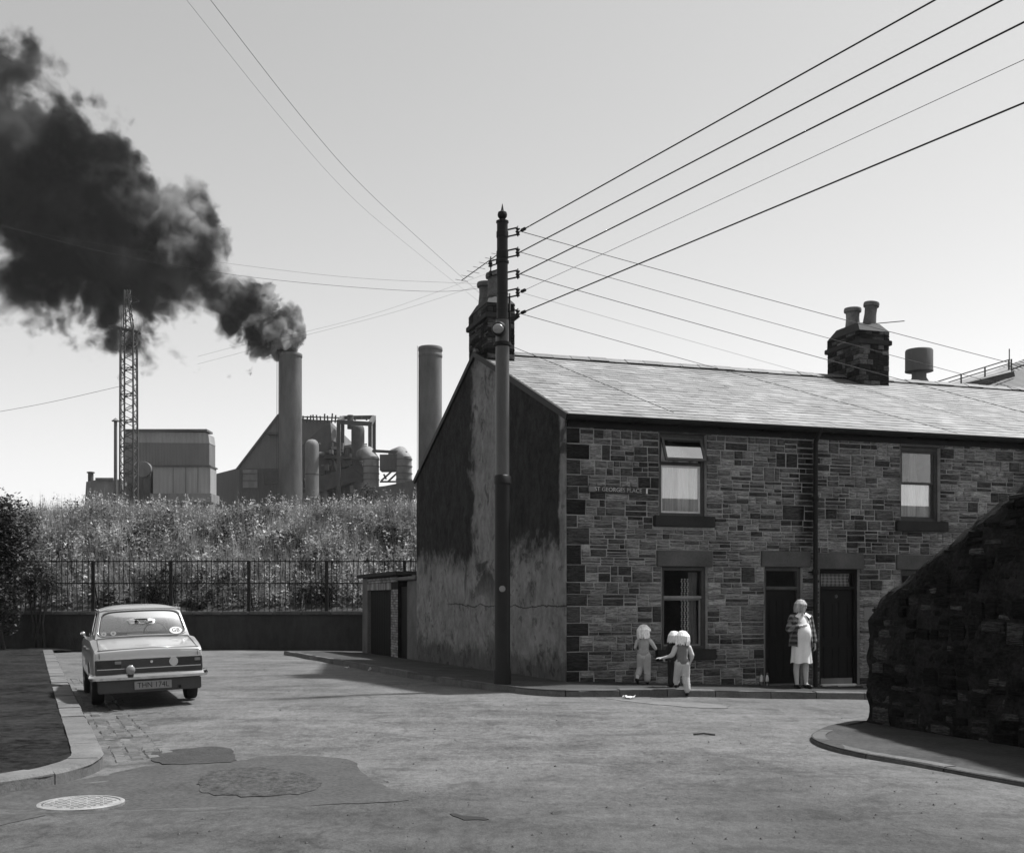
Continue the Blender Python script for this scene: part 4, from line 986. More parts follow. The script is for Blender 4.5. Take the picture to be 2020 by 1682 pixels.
# dark hollows: a few rounder bushes on the bank
def bush(name, label, px, py, d, rx, rz, n, mat, leaf=.11, seed=1, group=None, trunk=True):
    rg = np.random.default_rng(seed); c = P(px, py, d); rt = thing(name, label, 'bush', (c.x, d, terrain_z(c.x, d)), 0, group)
    base = terrain_z(c.x, d); cz = c.z - base
    lob = rg.normal(0,1,(14,3)); lob /= np.linalg.norm(lob,axis=1)[:,None]; lob *= np.array([rx,rx*.8,rz])*.62; pid = rg.integers(0,14,n)
    dirs = rg.normal(0,1,(n,3)); dirs /= np.linalg.norm(dirs,axis=1)[:,None]; rr = rg.uniform(.25,1,n)**.5*.55
    pts = lob[pid] + dirs*np.array([rx,rx*.8,rz])*rr[:,None]; pts[:,2] += cz; keep = pts[:,2] > .05; pts = pts[keep]
    arr = foliage(pts, np.full(len(pts), .02), 3, leaf, .04, .36, rg); q = np.arange(len(arr)).reshape(-1,4)
    npmesh('crown', arr, q, mat, rt)
    if trunk:
        t = MB()
        for i in range(7):
            e = lob[i]*.9; t.tube([(0+.1*i-.3,0,-.1), (e[0]*.4, e[1]*.4, cz*.5), (e[0], e[1], cz+e[2])], [.05,.035,.012], 6)
        t.build('stems', m_bark, rt, smooth=True)
    return rt
bush('hawthorn_bush', 'big dark hawthorn bush at the left end of the railings', -2, 1115, 38.4, 1.45, 2.4, 5600, m_bush, .12, 2)
bush('bramble_bush', 'low bramble spilling through the railings beside the hawthorn', 75, 1150, 40.2, .75, .8, 1100, m_bush, .10, 3)
for i, (px, py, d, rx, rz, lb) in enumerate(((315,1160,41.5,.9,.75,'dark round bush behind the railings above the parked car'), (640,1165,41.6,1.0,.8,'dark bush behind the railings left of the outbuilding'), (720,1000,52,.6,1.2,'dark spiky shrub on the crest near the gable'), (520,1020,50,.8,.6,'small dark shrub below the smoking stack'), (760,1075,46,1.1,.9,'dark shrub half way up the bank near the gable'), (560,1075,46,.8,.6,'small dark bush in the middle of the bank'))):
    bush('bank_shrub', lb, px, py, d, rx, rz, 700, m_bush, .13, 10+i, 'shrubs on the bank', False)
hr = thing('handrail', 'thin metal handrail on the crest beside the gable', 'handrail', P(790,1000,53))
MB().tube([(-.9,0,-.1),(.2,0,.15),(1.3,.3,.38)], .02, 6).build('rail', m_steel, hr); MB().tube([(-.9,0,-.35),(.2,0,-.1),(1.3,.3,.12)], .015, 6).build('rail', m_steel, hr)
for x, z in ((-.9,-.1),(-.3,.02),(.2,.15),(.75,.26),(1.3,.38)): MB().tube([(x,0,z),(x,0,z-.9)], .02, 6).build('upright', m_steel, hr)

# ================================================================== STEELWORKS
def fpoly(pix, d): return [((px-W0/2)*d/F, EYE+(HOR-py)*d/F) for px, py in pix]
def fbox(mb, px0, px1, py0, py1, d, depth):
    a = P(px0, py1, d); b = P(px1, py0, d); return mb.box((a.x, d, a.z), (b.x, d+depth, b.z))
def stack(px, pytop, wpx, d, label, rims):
    c = P(px, pytop, d); r = wpx*d/F/2; base = 3.0; h = c.z-base
    rt = thing('factory_chimney', label, 'chimney', (c.x, d, base), 0, 'works chimneys')
    MB().lathe([(r*1.12,0),(r*1.06,h*.3),(r,h*.6),(r*.985,h*.985),(r*.985,h),(r*.8,h),(r*.8,h-4)], n=40).build('shaft', m_stack, rt, smooth='auto')
    for z, k in rims: MB().lathe([(r*(k-.02),-.25),(r*k,-.2),(r*k,.2),(r*(k-.02),.25)], (0,0,h-z), 40).build('rim_band', m_stack, rt, smooth='auto')
    lad = MB(); 
    for s in (-.25,.25): lad.beam((-r*1.06+s*.3, -r*.45+s, 1),(-r*1.02+s*.3,-r*.42+s,h), .06)
    lad.build('ladder', m_steel, rt)
    return rt
stack(573, 698, 45, 175, 'factory chimney pouring out thick black smoke', ((.3,1.03),))
stack(849, 685, 46, 172, 'smokeless factory chimney standing behind the gable', ((.35,1.05),(1.3,1.03)))
# shed at the left
d = 150; c = P(328, 985, d)
sh = thing('cladded_shed', 'tall corrugated shed with a round duct mouth beside the lattice tower', 'building', (0,0,0))
mb = fbox(MB(), 243, 413, 872, 1010, d, 3); mb.build('wall', m_clad, sh)
mb = MB().prism(fpoly([(243,872.5),(413.5,874),(411,856),(405,853),(246,850)], d), d-.02, d+3); mb.build('roof', m_clad_l, sh)
fbox(MB(), 243, 408, 846, 850, d-.4, 3).build('ridge_cap', m_works, sh)
fbox(MB(), 302, 415, 919, 978, d-3, 3.0).build('lower_wall', m_clad_l, sh); fbox(MB(), 300, 415.5, 917, 919.5, d-3.3, 3.6).build('canopy', m_works, sh)
for a in (341, 366, 390): fbox(MB(), a, a+.8, 921, 972, d-3.06, .1).build('panel_joint', m_works, sh)
fbox(MB(), 296, 417, 973, 990, d-4, 4).build('plinth', m_works_l, sh)
q = P(293, 929, d); MB().lathe([(1.0,-2.2),(1.02,-2.15),(.98,-1.0),(.7,0)], (q.x, d, q.z), 20, 'y').build('duct_mouth', m_works_l, sh, smooth='auto')
fbox(MB(), 284, 297, 932, 985, d-2, 1).build('drain_shaft', m_works, sh)
lb = thing('low_annexe', 'low pale annexe with a stubby flue left of the shed', 'building')
MB().prism(fpoly([(166,1010),(170,950),(196,945),(240,947),(245,1010)], 146), 146, 156).build('wall', m_works_l, lb); fbox(MB(), 188, 223, 942, 946.5, 145.7, 8).build('roof_box', m_works_l, lb)
q = P(179, 950, 147); MB().lathe([(.35,0),(.35,1.1),(.5,1.12),(.5,1.25),(.3,1.3)], tuple(q), 12).build('flue', m_works, lb, smooth='auto')
vp = thing('vent_pipe', 'slim vent pipe with a conical cowl left of the lattice tower', 'vent pipe', P(228, 948, 140))
hgt = (948-832)*140/F; MB().lathe([(.22,-3),(.2,hgt)], n=12).build('pipe', m_works, vp, smooth='auto'); MB().lathe([(.45,hgt+.05),(.48,hgt+.12),(.02,hgt+.5)], n=14).build('cowl', m_works, vp, smooth='auto')
# lattice tower
d = 130; k = d/F
lt = thing('lattice_tower', 'slender steel lattice tower in front of the smoke', 'tower', P(254, 985, d))
zt1 = (985-650)*k; zt2 = (985-572)*k; w1 = 13.5*k; w2 = 3.5*k; cx = 0
legs = [(-w1,-w1),(w1,-w1),(w1,w1),(-w1,w1)]
for (a, b) in legs: MB().beam((a,b,-3),(a*.92,b*.92,zt1),.16).build('leg', m_steel, lt)
nb = 26; br = MB()
for i in range(nb):
    z0, z1 = zt1*i/nb, zt1*(i+1)/nb
    for j in range(4):
        a, b = legs[j], legs[(j+1)%4]; a, b = (a, b) if i % 2 else (b, a); br.beam((a[0]*.95,a[1]*.95,z0),(b[0]*.95,b[1]*.95,z1),.075)
        if i % 4 == 0: br.beam((a[0]*.95,a[1]*.95,z0),(b[0]*.95,b[1]*.95,z0),.09)
br.build('cross_braces', m_steel, lt)
for (a, b) in legs: MB().beam((a*.6,b*.6,zt1),(a*.2-.3,b*.2,zt2),.12).build('mast_leg', m_steel, lt)
br = MB()
for i in range(8):
    z0, z1 = zt1+(zt2-zt1)*i/8, zt1+(zt2-zt1)*(i+1)/8; f0, f1 = .6-.4*i/8, .6-.4*(i+1)/8
    for j in range(4):
        a, b = legs[j], legs[(j+1)%4]; a, b = (a, b) if i % 2 else (b, a); br.beam((a[0]*f0,a[1]*f0,z0),(b[0]*f1,b[1]*f1,z1),.07)
br.build('mast_braces', m_steel, lt)
MB().beam((-40*k,0,zt1+.5),(19*k,0,zt1-.3),.22,.22).build('cross_arm', m_steel, lt); MB().beam((-40*k,.9,zt1+.5),(19*k,.9,zt1-.3),.18,.18).build('cross_arm', m_steel, lt)
MB().beam((-2*k,0,zt2-.2),(20*k,0,zt2-1.3),.1).build('jib', m_steel, lt); MB().beam((0,0,zt2-1.5),(20*k,0,zt2-1.3),.1).build('jib', m_steel, lt)
MB().beam((14*k,0,zt1),(17*k,0,-3),.05).build('stay_cable', m_steel, lt); MB().beam((-14*k,0,zt1+2),(-15*k,0,-3),.05).build('stay_cable', m_steel, lt)
# main works
d = 190; wk = thing('works_building', 'big sloping-roofed works hall behind the smoking stack', 'building')
MB().prism(fpoly([(410,1010),(412,938),(470,923),(548,822),(562,812),(600,826),(652,831),(655,1010)], d), d, d+35).build('hall', m_clad, wk)
MB().prism(fpoly([(466,925),(547,819),(562,809),(563,812.5),(549,823),(470,926)], d), d-.4, d+35).build('roof_edge', m_works, wk)
fbox(MB(), 472, 556, 924, 1010, d-2, 2).build('lean_to', m_clad_d, wk); fbox(MB(), 479, 508, 926, 962, d-2.2, .3).build('window', m_works_l, wk)
for y in (933, 947): fbox(MB(), 478, 509, y, y+1, d-2.35, .2).build('glazing_bar', m_works, wk)
fbox(MB(), 522, 553, 928, 955, d-2.2, .3).build('dark_doorway', m_steel, wk)
fbox(MB(), 527, 552, 852, 856, d-1.5, 1.5).build('ledge', m_works, wk)
tw = thing('furnace_house', 'dark bulky furnace house right of the smoking stack', 'building'); d = 184
MB().prism(fpoly([(594,1010),(594,880),(640,838),(652,838),(654,868),(685,882),(720,892),(724,1010)], d), d, d+14).build('body', m_works, tw)
fbox(MB(), 640, 690, 900, 904, d-2, 2).build('gallery', m_steel, tw); fbox(MB(), 596, 632, 972, 1010, d-2.5, 2.5).build('base_block', m_works_l, tw)
for a in (660, 676, 692, 706): fbox(MB(), a, a+2.2, 904, 960, d-1.2, .4).build('column', m_steel, tw)
fbox(MB(), 648, 656, 872, 885, d-1, 2).build('hopper', m_steel, tw)
MB().beam(P(655,905,d-1), P(670,935,d-1), .5).build('chute', m_works_l, tw); MB().beam(P(625,958,d-2), P(720,930,d-2), 2.2, 2.4).build('sloping_duct', m_works, tw)
rq = random.Random(9)
for i in range(34):
    x_, y_ = rq.uniform(598,722), rq.uniform(872,968); dd_ = d-rq.uniform(.6,2.6); L_ = rq.uniform(8,36)
    if rq.random() < .5: MB().tube([P(x_,y_,dd_), P(x_+rq.choice((-1,1))*L_*.1,y_+L_,dd_)], rq.uniform(.12,.55), 8).build('pipe', rq.choice((m_works, m_works_l, m_steel)), tw, smooth='auto')
    else: MB().tube([P(x_,y_,dd_), P(min(724,x_+L_),y_+rq.uniform(-3,3),dd_)], rq.uniform(.1,.4), 8).build('pipe', rq.choice((m_works, m_works_l, m_steel)), tw, smooth='auto')
for i in range(14):
    x_, y_ = rq.uniform(600,715), rq.uniform(880,960); fbox(MB(), x_, x_+rq.uniform(4,12), y_, y_+rq.uniform(3,14), d-rq.uniform(1.5,3), 1.2).build('housing', rq.choice((m_works, m_works_l, m_clad_d)), tw)
def vessel(px0, px1, py0, d, label, mat, name='storage_vessel'):
    a, b = P(px0, py0, d), P(px1, py0, d); r = (b.x-a.x)/2; rt = thing(name, label, 'vessel', ((a.x+b.x)/2, d, 3.5), 0, 'works vessels'); h = a.z-3.5
    MB().lathe([(r,0),(r,h-r*1.1),(r*.97,h-r*.75),(r*.8,h-r*.35),(r*.5,h-r*.1),(.02,h)], n=28).build('shell', mat, rt, smooth='auto')
    for i in range(4): MB().lathe([(r*1.01,-.08),(r*1.03,-.06),(r*1.03,.06),(r*1.01,.08)], (0,0,h*(.25+.17*i)), 28).build('band', m_works, rt, smooth='auto')
    return rt
vessel(602, 629, 866, 178, 'pale domed vessel just right of the smoking stack', m_works_l); v2 = vessel(693, 719, 835, 182, 'tall dark domed vessel inside the steel gantry', m_works)
v = P(620,862,178); MB().lathe([(.5,0),(.5,2.2)], (0,0,0), 12).build('vent', m_works, vessel.__globals__['v2']).location = (-1.2,0,P(0,846,182).z-3.5)
# gantry
gn = thing('steel_gantry', 'open steel gantry frame round the tall dark vessel', 'gantry'); d0, d1 = 178, 190
A = [P(668,832,d0), P(730,836,d0), P(738,823,d1), P(676,824,d1)]
for q in A: MB().beam(q, Vector((q.x,q.y,4)), .55).build('column', m_steel, gn)
for i in range(4):
    a, b = A[i], A[(i+1)%4]; MB().beam(a, b, .6).build('top_beam', m_steel, gn)
    for dz in (5.5, 9): MB().beam(a-Vector((0,0,dz)), b-Vector((0,0,dz)), .3).build('girt', m_steel, gn)
    MB().beam(a-Vector((0,0,5.5)), b-Vector((0,0,9)), .2).build('brace', m_steel, gn)
for px, py in ((690,830),(700,829),(712,826),(723,829)): MB().beam(P(px,py,d0), P(px+1,py-6,d0), .25).build('stub', m_steel, gn)
wl = thing('roof_walkway', 'spiky railed walkway along the works roof', 'walkway'); dd = 188
MB().beam(P(596,822,dd), P(672,824,dd), .18).build('rail', m_steel, wl); MB().beam(P(596,828,dd), P(672,831,dd), .18).build('rail', m_steel, wl)
for i in range(11): MB().beam(P(598+i*7,834,dd), P(598+i*7+random.uniform(-2,4),819-random.uniform(-2,4),dd), .22).build('stanchion', m_steel, wl)
# banded ducts
dc = thing('bent_flue_duct', 'pair of fat banded ducts bending over right of the gantry', 'duct'); d = 176; k = d/F
def duct(px, pytop, pybot, w, lean=0):
    a = P(px, pybot, d); b = P(px, pytop+w*.5, d); c = P(px-w*.55, pytop+3, d+2)
    return MB().tube([a, a.lerp(b,.5), b, b.lerp(c,.4)+Vector((0,0,.5*w*k*.35)), c+Vector((-.5,3,0))], [w*k/2, w*k/2, w*k/2, w*k*.46, w*k*.40], 22)
for px in (732, 797):
    o = duct(px, 889, 990, 31).build('duct_leg', m_works_l, dc, smooth='auto')
    for py in (906, 920, 934, 946): q = P(px, py, d); MB().lathe([(31*k/2+.01,-.06),(31*k/2+.1,-.05),(31*k/2+.1,.05),(31*k/2+.01,.06)], tuple(q), 22).build('band', m_works, o, smooth='auto')
fbox(MB(), 749, 784, 896, 927, d-.5, 3).build('link_box', m_clad_d, dc); MB().beam(P(735,889,d), P(803,893,d), .4).build('service_pipe', m_steel, dc)
for a, b in (((752,948),(772,930)),((765,950),(784,932)),((757,935),(762,945))): MB().beam(P(*a,d), P(*b,d), .25).build('strut', m_steel, dc)
fbox(MB(), 749, 790, 948, 951, d-.3, .5).build('beam', m_steel, dc)
sb = thing('slag_heap', 'low pale slope at the foot of the ducts', 'slope'); MB().prism(fpoly([(690,1015),(700,965),(760,958),(815,947),(860,940),(860,1015)], 168), 168, 178).build('heap', m_works, sb)

# ------------------------------------------------------------------ shed and cowl behind the terrace
cw = thing('roof_ventilator', 'fat drum-shaped ventilator cowl beyond the terrace roof', 'ventilator', P(1813, 775, 55)); k = 55/F
MB().lathe([(25*k,0),(22*k,16*k),(14*k,30*k),(14*k,40*k),(22*k,42*k),(25*k,44*k)], n=24).build('neck', m_works, cw, smooth='auto'); MB().lathe([(27*k,42*k),(26.5*k,46*k),(26.5*k,82*k),(25*k,85*k),(.1,86.5*k)], n=28).build('drum', m_works, cw, smooth='auto')
d = 58; sr = thing('works_shed', 'corrugated works shed roof with a railing behind the terrace', 'building')
a, b, c_, e = P(1840,775,d), P(2150,660,d), P(2300,760,d-14), P(1900,830,d-14)
rf = MB().add([a, b, c_+Vector((4,0,0)), e], [(0,1,2,3)]).add([a+Vector((0,0,-.3)), b+Vector((0,0,-.3)), c_+Vector((4,0,-.3)), e+Vector((0,0,-.3))], [(3,2,1,0)]).add([e, c_+Vector((4,0,0)), c_+Vector((4,0,-.3)), e+Vector((0,0,-.3))], [(0,1,2,3)]).build('roof', m_clad, sr)
MB().prism([(a.x,2),(b.x,2),(b.x,b.z-.3),(a.x,a.z-.3)], d-1, d).build('wall', m_clad_d, sr)
g = MB().add([P(1830,768,d-1), P(1990,722,d-1), P(1996,735,d-3), P(1836,778,d-3)], [(0,1,2,3)]).build('gutter_walk', m_works_l, sr)
MB().beam(P(1840,777,d-4), P(1999,738,d-4), .25).build('fascia', m_steel, sr)
ry = thing('roof_railing', 'thin guard railing along the works shed roof', 'railing')
for dy in (0, 8): MB().beam(P(1770,777+dy,d-2), P(1992,709+dy,d-2), .05).build('rail', m_steel, ry)
for px in (1849, 1896, 1943, 1990, 1995): MB().beam(P(px,777-(px-1770)*.306,d-2), P(px,777-(px-1770)*.306+26,d-2), .06).build('upright', m_steel, ry)
MB().beam(P(1991,735,d-2), P(1991,688,d-2), .04).build('lightning_rod', m_steel, ry)

# ================================================================== SMOKE
KS = 175/F; T = P(573, 698, 175)
AX = [(605,655),(573,650),(540,643),(500,632),(450,588),(400,522),(300,492),(200,455),(100,375),(0,348),(-100,290),(-330,180)]
RAD = [(606,14),(594,48),(573,68),(540,90),(500,104),(450,128),(400,148),(300,195),(200,225),(100,225),(0,275),(-100,290),(-330,330)]
SX0, SX1 = (-330-573)*KS, (606-573)*KS
def m_smoke():
    m, t = nt('black_smoke'); k = N(t); p = k.pos('object'); s = k.n('ShaderNodeSeparateXYZ'); t.links.new(p, s.inputs[0])
    u = k.math('DIVIDE', k.math('SUBTRACT', s.outputs[0], SX0), SX1-SX0, clamp=True)
    def curve(tab, f):
        nd = k.n('ShaderNodeFloatCurve'); c = nd.mapping.curves[0]; pts = sorted(((px-573)*KS, f(v)) for px, v in tab); mx = 60.0
        pts = [((x-SX0)/(SX1-SX0), v/mx) for x, v in pts]
        c.points[0].location = (max(0,pts[0][0]), pts[0][1]); c.points[1].location = (min(1,pts[-1][0]), pts[-1][1])
        for x, v in pts[1:-1]: c.points.new(x, v)
        nd.mapping.update(); t.links.new(u, nd.inputs[1]); return k.math('MULTIPLY', nd.outputs[0], mx)
    z0 = curve(AX, lambda v: (698-v)*KS); r0 = curve(RAD, lambda v: v*KS)
    wv = k.n('ShaderNodeTexNoise'); t.links.new(p, wv.inputs['Vector']); wv.inputs['Scale'].default_value = .12; wv.inputs['Detail'].default_value = 2
    wp = k.n('ShaderNodeVectorMath', operation='MULTIPLY_ADD'); t.links.new(wv.outputs['Color'], wp.inputs[0]); wp.inputs[1].default_value = (6,6,6); t.links.new(p, wp.inputs[2])
    dz = k.math('DIVIDE', k.math('SUBTRACT', s.outputs[2], z0), r0); dy = k.math('DIVIDE', s.outputs[1], k.math('MULTIPLY', r0, .85))
    d = k.math('SQRT', k.math('ADD', k.math('MULTIPLY', dz, dz), k.math('MULTIPLY', dy, dy)))
    big = k.noise(wp.outputs[0], .075, 2, .5)
    vo = k.n('ShaderNodeTexVoronoi', feature='F1'); t.links.new(wp.outputs[0], vo.inputs['Vector']); vo.inputs['Scale'].default_value = .22; vo.inputs['Detail'].default_value = 3.0; vo.inputs['Roughness'].default_value = .55; vo.inputs['Lacunarity'].default_value = 2.3
    bil = k.math('SUBTRACT', .55, vo.outputs['Distance'])
    near = k.ramp(u, .78, .95); amp = k.math('ADD', k.math('MULTIPLY_ADD', near, -1.0, 2.1), k.ramp(u, .55, .30, 0.0, .7))
    val = k.math('ADD', k.math('SUBTRACT', 1.12, d), k.math('ADD', k.math('MULTIPLY', amp, k.math('SUBTRACT', big, .5)), k.math('MULTIPLY', bil, k.math('MULTIPLY_ADD', near, .25, .62))))
    soft = k.math('MULTIPLY_ADD', near, 7.0, 2.6)
    den = k.math('MULTIPLY', val, soft, clamp=True); den = k.math('MULTIPLY', k.math('MULTIPLY', den, den), k.math('MULTIPLY_ADD', near, 1.2, k.ramp(u, .30, .60, .7, 1.6)))
    v = k.n('ShaderNodeVolumePrincipled'); k.val(v.inputs['Color'], k.math('MULTIPLY', k.math('MULTIPLY_ADD', k.ramp(u, .60, .93), .24, .04), k.ramp(k.noise(p, .11, 5), .40, .60, .15, 2.6))); v.inputs['Anisotropy'].default_value = .3
    t.links.new(den, v.inputs['Density']); o = k.n('ShaderNodeOutputMaterial'); t.links.new(v.outputs[0], o.inputs['Volume'])
    m.volume_intersection_method = 'ACCURATE' if hasattr(m, 'volume_intersection_method') else None
    return m
ms = m_smoke()
try: ms.cycles.volume_step_rate = .2
except Exception as e: print('step', e)
def interp(tab, px): t = sorted(tab); return float(np.interp(px, [a for a,_ in t], [b for _,b in t]))
mb = MB(); nr_ = 26; ss = list(np.linspace(604, -300, 40))
for px in ss:
    z0 = (698-interp(AX, px))*KS; r = interp(RAD, px)*KS*1.34
    for j in range(nr_):
        a = 2*math.pi*j/nr_; w = 1+.06*math.sin(px*.05+a*3); mb.v.append(((px-573)*KS, .85*r*w*math.cos(a), z0 + r*w*math.sin(a)))
for i in range(len(ss)-1):
    for j in range(nr_): mb.f.append((i*nr_+j, i*nr_+(j+1)%nr_, (i+1)*nr_+(j+1)%nr_, (i+1)*nr_+j))
mb.f += [tuple(range(nr_))[::-1], tuple((len(ss)-1)*nr_+j for j in range(nr_))]
smk = mb.build('smoke', ms, None); smk.location = T
tag(smk, 'huge plume of black smoke drifting left from the factory chimney', 'smoke', kind='stuff')
# ================================================================== HAZE
m, t = nt('haze_air'); k = N(t); v = k.n('ShaderNodeVolumePrincipled'); v.inputs['Color'].default_value = (.95,.95,.95,1); v.inputs['Density'].default_value = .00012; v.inputs['Anisotropy'].default_value = .3
o = k.n('ShaderNodeOutputMaterial'); t.links.new(v.outputs[0], o.inputs['Volume'])
hz = MB().box((-1700,-260,-3.5),(1700,3600,75)).build('haze', m); tag(hz, 'pale smoky haze filling the whole air', 'haze', kind='stuff')
# ------------------------------------------------------------------ the terrace across the street (out of frame, mirrored in the panes)
ot = thing('opposite_terrace', 'dark terrace across the street, seen only mirrored in the upstairs window', 'house', (*(HL(5.2,-12.0,0).xy), -.5), HANG)
MB().box((0,-8,-1),(26,0,3.7)).build('wall', m_lintel, ot); MB().add([(-.1,.2,3.6),(26,.2,3.6),(26,-4,5.5),(-.1,-4,5.5),(-.1,-8.2,3.6),(26,-8.2,3.6)],[(0,1,2,3),(3,2,5,4),(0,3,4),(1,5,2)]).build('roof', m_sill, ot)
for i in range(5):
    for z in (.9,): MB().box((1.5+i*5,.0,z),(2.5+i*5,.03,z+1.5)).build('window', m_glass, ot)
    MB().box((3.8+i*5,0,0),(4.7+i*5,.03,2.1)).build('door', m_door, ot)

# ================================================================== PARKED CAR
m_car = M('pale_car_paint', .31, .28, .05, 2, .03, 30, bump=0, spec=.5, metal=.25, coat=.6)
m_chrome = M('chrome', .75, .16, .06, 4, .05, 40, bump=0, metal=1.0)
m_rear = M('dark_rear_panel', .035, .35, .2, 6, .1, 40, bump=0, spec=.5)
m_lens = M('dark_tail_lens', .022, .15, .2, 10, .1, 40, bump=0, spec=.6)
m_lens_l = M('pale_lens', .22, .15, .2, 10, .1, 40, bump=0, spec=.6)
m_tyre = M('tyre_rubber', .014, .8, .3, 10, .2, 50, bump=.3, bscale=60)
m_seat = M('car_seat_vinyl', .07, .5, .2, 8, .1, 40, bump=.2, bscale=60)
m_plate = M('pale_number_plate', .24, .45, .15, 12, .1, 40, bump=0)
CY0 = G(383,1388); ch = R(23)
ccx, ccy = -5.38, 17.0
car = thing('parked_car', 'pale four-door saloon car parked by the left kerb, seen from behind', 'car', (ccx, ccy, zr(ccx, ccy)+.012), ch)
car.rotation_euler = (R(0.0), R(-2.0), ch); car.scale = (1,1,1.07)
def ringpts(w, zb, zt, arch=0):
    h = [(0,zb),(.5,zb),(.70,zb+.03),(.775,zb+.12),(.80,.46),(.805,.56),(.80,.68),(.79,zt-.06),(.776,zt-.016),(.735,zt-.002),(.4,zt+.010),(0,zt+.018)]
    out = []
    for x, z in h:
        x *= w
        if arch and x > .58*w and z < arch: z = arch
        out.append((x, z))
    return out
prof_t = [(0,.745),(.015,.79),(.05,.815),(.12,.83),(.5,.885),(.92,.94),(1.5,.945),(2.9,.935),(3.05,.925),(3.6,.885),(4.05,.84),(4.2,.80),(4.27,.70)]
prof_w = [(0,.955),(.03,.975),(.1,.985),(.5,1.0),(2.0,1.01),(3.4,1.0),(4.0,.97),(4.2,.95),(4.27,.92)]
prof_b = [(0,.40),(.15,.33),(.5,.31),(1.2,.26),(3,.25),(3.8,.28),(4.15,.33),(4.27,.42)]
ip = lambda tb, y: float(np.interp(y, [a for a,_ in tb], [b for _,b in tb]))
ys_ = sorted(set([0,.015,.03,.05,.08,.12,.2] + [round(.3+.055*i,3) for i in range(72)] + [4.23,4.25,4.27])); mb = MB(); WH = (.98, 3.48); WR = .30
for y in ys_:
    arch = 0
    for yw in WH:
        dd = (WR+.045)**2-(y-yw)**2
        if dd > 0: arch = max(arch, .30+math.sqrt(dd)*.93)
    h = ringpts(ip(prof_w,y), ip(prof_b,y), ip(prof_t,y), arch); full = h + [(-x,z) for x,z in h[-2:0:-1]]; mb.v += [(x,y,z) for x,z in full]
nk = 22
for i in range(len(ys_)-1):
    for j in range(nk): mb.f.append((i*nk+j, (i+1)*nk+j, (i+1)*nk+(j+1)%nk, i*nk+(j+1)%nk))
mb.f += [tuple(range(nk)), tuple((len(ys_)-1)*nk+j for j in range(nk))[::-1]]
body = mb.build('body', m_car, car, smooth='auto'); body.data.set_sharp_from_angle(angle=R(24))
def glazed(name, c, hole, bulge, parent, trim=True, frame=True):     # c: 4 corners BL BR TR TL (Vectors)
    c = [Vector(q) for q in c]; nrm = (c[1]-c[0]).cross(c[3]-c[0]).normalized()
    def S(u, v): return c[0]*(1-u)*(1-v)+c[1]*u*(1-v)+c[2]*u*v+c[3]*(1-u)*v + nrm*bulge*(1-(2*u-1)**2)*(1-.5*(2*v-1)**2)
    n = 64; u0, u1, v0, v1 = hole; uc, vc, a, b = (u0+u1)/2, (v0+v1)/2, (u1-u0)/2, (v1-v0)/2; inn = []; outr = []
    for i in range(n):
        t = 2*math.pi*i/n; cs, sn = math.cos(t), math.sin(t); r = (abs(cs)**7+abs(sn)**7)**(-1/7); inn.append((uc+a*r*cs, vc+b*r*sn)); m_ = max(abs(cs), abs(sn)); outr.append((.5+.5*cs/m_, .5+.5*sn/m_))
    if frame:
        f = MB()
        for w in (0,.35,.7,1.0): f.v += [tuple(S(o[0]*(1-w)+q[0]*w, o[1]*(1-w)+q[1]*w)) for o, q in zip(outr, inn)]
        for k in range(3):
            for i in range(n): f.f.append((k*n+i, k*n+(i+1)%n, (k+1)*n+(i+1)%n, (k+1)*n+i))
        f.build(name, m_car, parent, smooth=True)
    g = MB(); m_ = 6
    for w in range(m_+1): g.v += [tuple(S(uc+(q[0]-uc)*w/m_, vc+(q[1]-vc)*w/m_) - nrm*.006) for q in inn]
    for k in range(1, m_):
        for i in range(n): g.f.append((k*n+i, k*n+(i+1)%n, (k+1)*n+(i+1)%n, (k+1)*n+i))
    g.f += [(0, n+i, n+(i+1)%n) for i in range(n)]
    gl = g.build(name.replace('_frame','')+'_glass', m_carglass, parent, smooth=True, recalc=False)
    if trim:
        MB().tube([S(*q)+nrm*.004 for q in inn+[inn[0]]], .009, 6, False).build('window_trim', m_chrome, gl, smooth=True)
        MB().tube([S(uc+(q[0]-uc)*.965, vc+(q[1]-vc)*.95)+nrm*.0 for q in inn+[inn[0]]], .008, 6, False).build('window_seal', m_black, gl, smooth=True)
    return S, nrm, gl
zB = .945
RB = [(-.705,.90,zB),(.705,.90,zB),(.60,1.24,1.345),(-.60,1.24,1.345)]
S_r, n_r, rg_ = glazed('rear_window_frame', RB, (.018,.982,.045,.955), .045, car)
FB = [(.69,3.0,.925),(-.69,3.0,.925),(-.575,2.46,1.355),(.575,2.46,1.355)]
glazed('windscreen_frame', FB, (.05,.95,.06,.94), .05, car)
for s in (1, -1):
    A_ = [(.705*s,.90,zB),(.70*s,1.98,.945),(.60*s,1.95,1.36),(.585*s,1.24,1.345)]; B_ = [(.70*s,1.98,.945),(.69*s,3.0,.925),(.575*s,2.46,1.355),(.60*s,1.95,1.36)]
    if s < 0: A_ = [A_[1],A_[0],A_[3],A_[2]]; B_ = [B_[1],B_[0],B_[3],B_[2]]
    glazed('side_window_frame', A_, (.30,.96,.05,.93) if s > 0 else (.04,.70,.05,.93), .015, car); glazed('side_window_frame', B_, (.04,.93,.05,.93) if s > 0 else (.07,.96,.05,.93), .015, car)
rf = MB(); nu, nv = 16, 14
for j in range(nv+1):
    v_ = j/nv; y = 1.225+(2.475-1.225)*v_; w = .60+.012*math.sin(v_*math.pi)
    for i in range(nu+1):
        u_ = 2*i/nu-1; e = abs(u_)**5; ey = abs(2*v_-1)**6
        rf.v.append((w*u_*1.01, y, 1.345+.01*v_ + .052*(1-abs(u_)**2.6)*(1-.55*ey) + .026*(1-e)*(1-ey)))
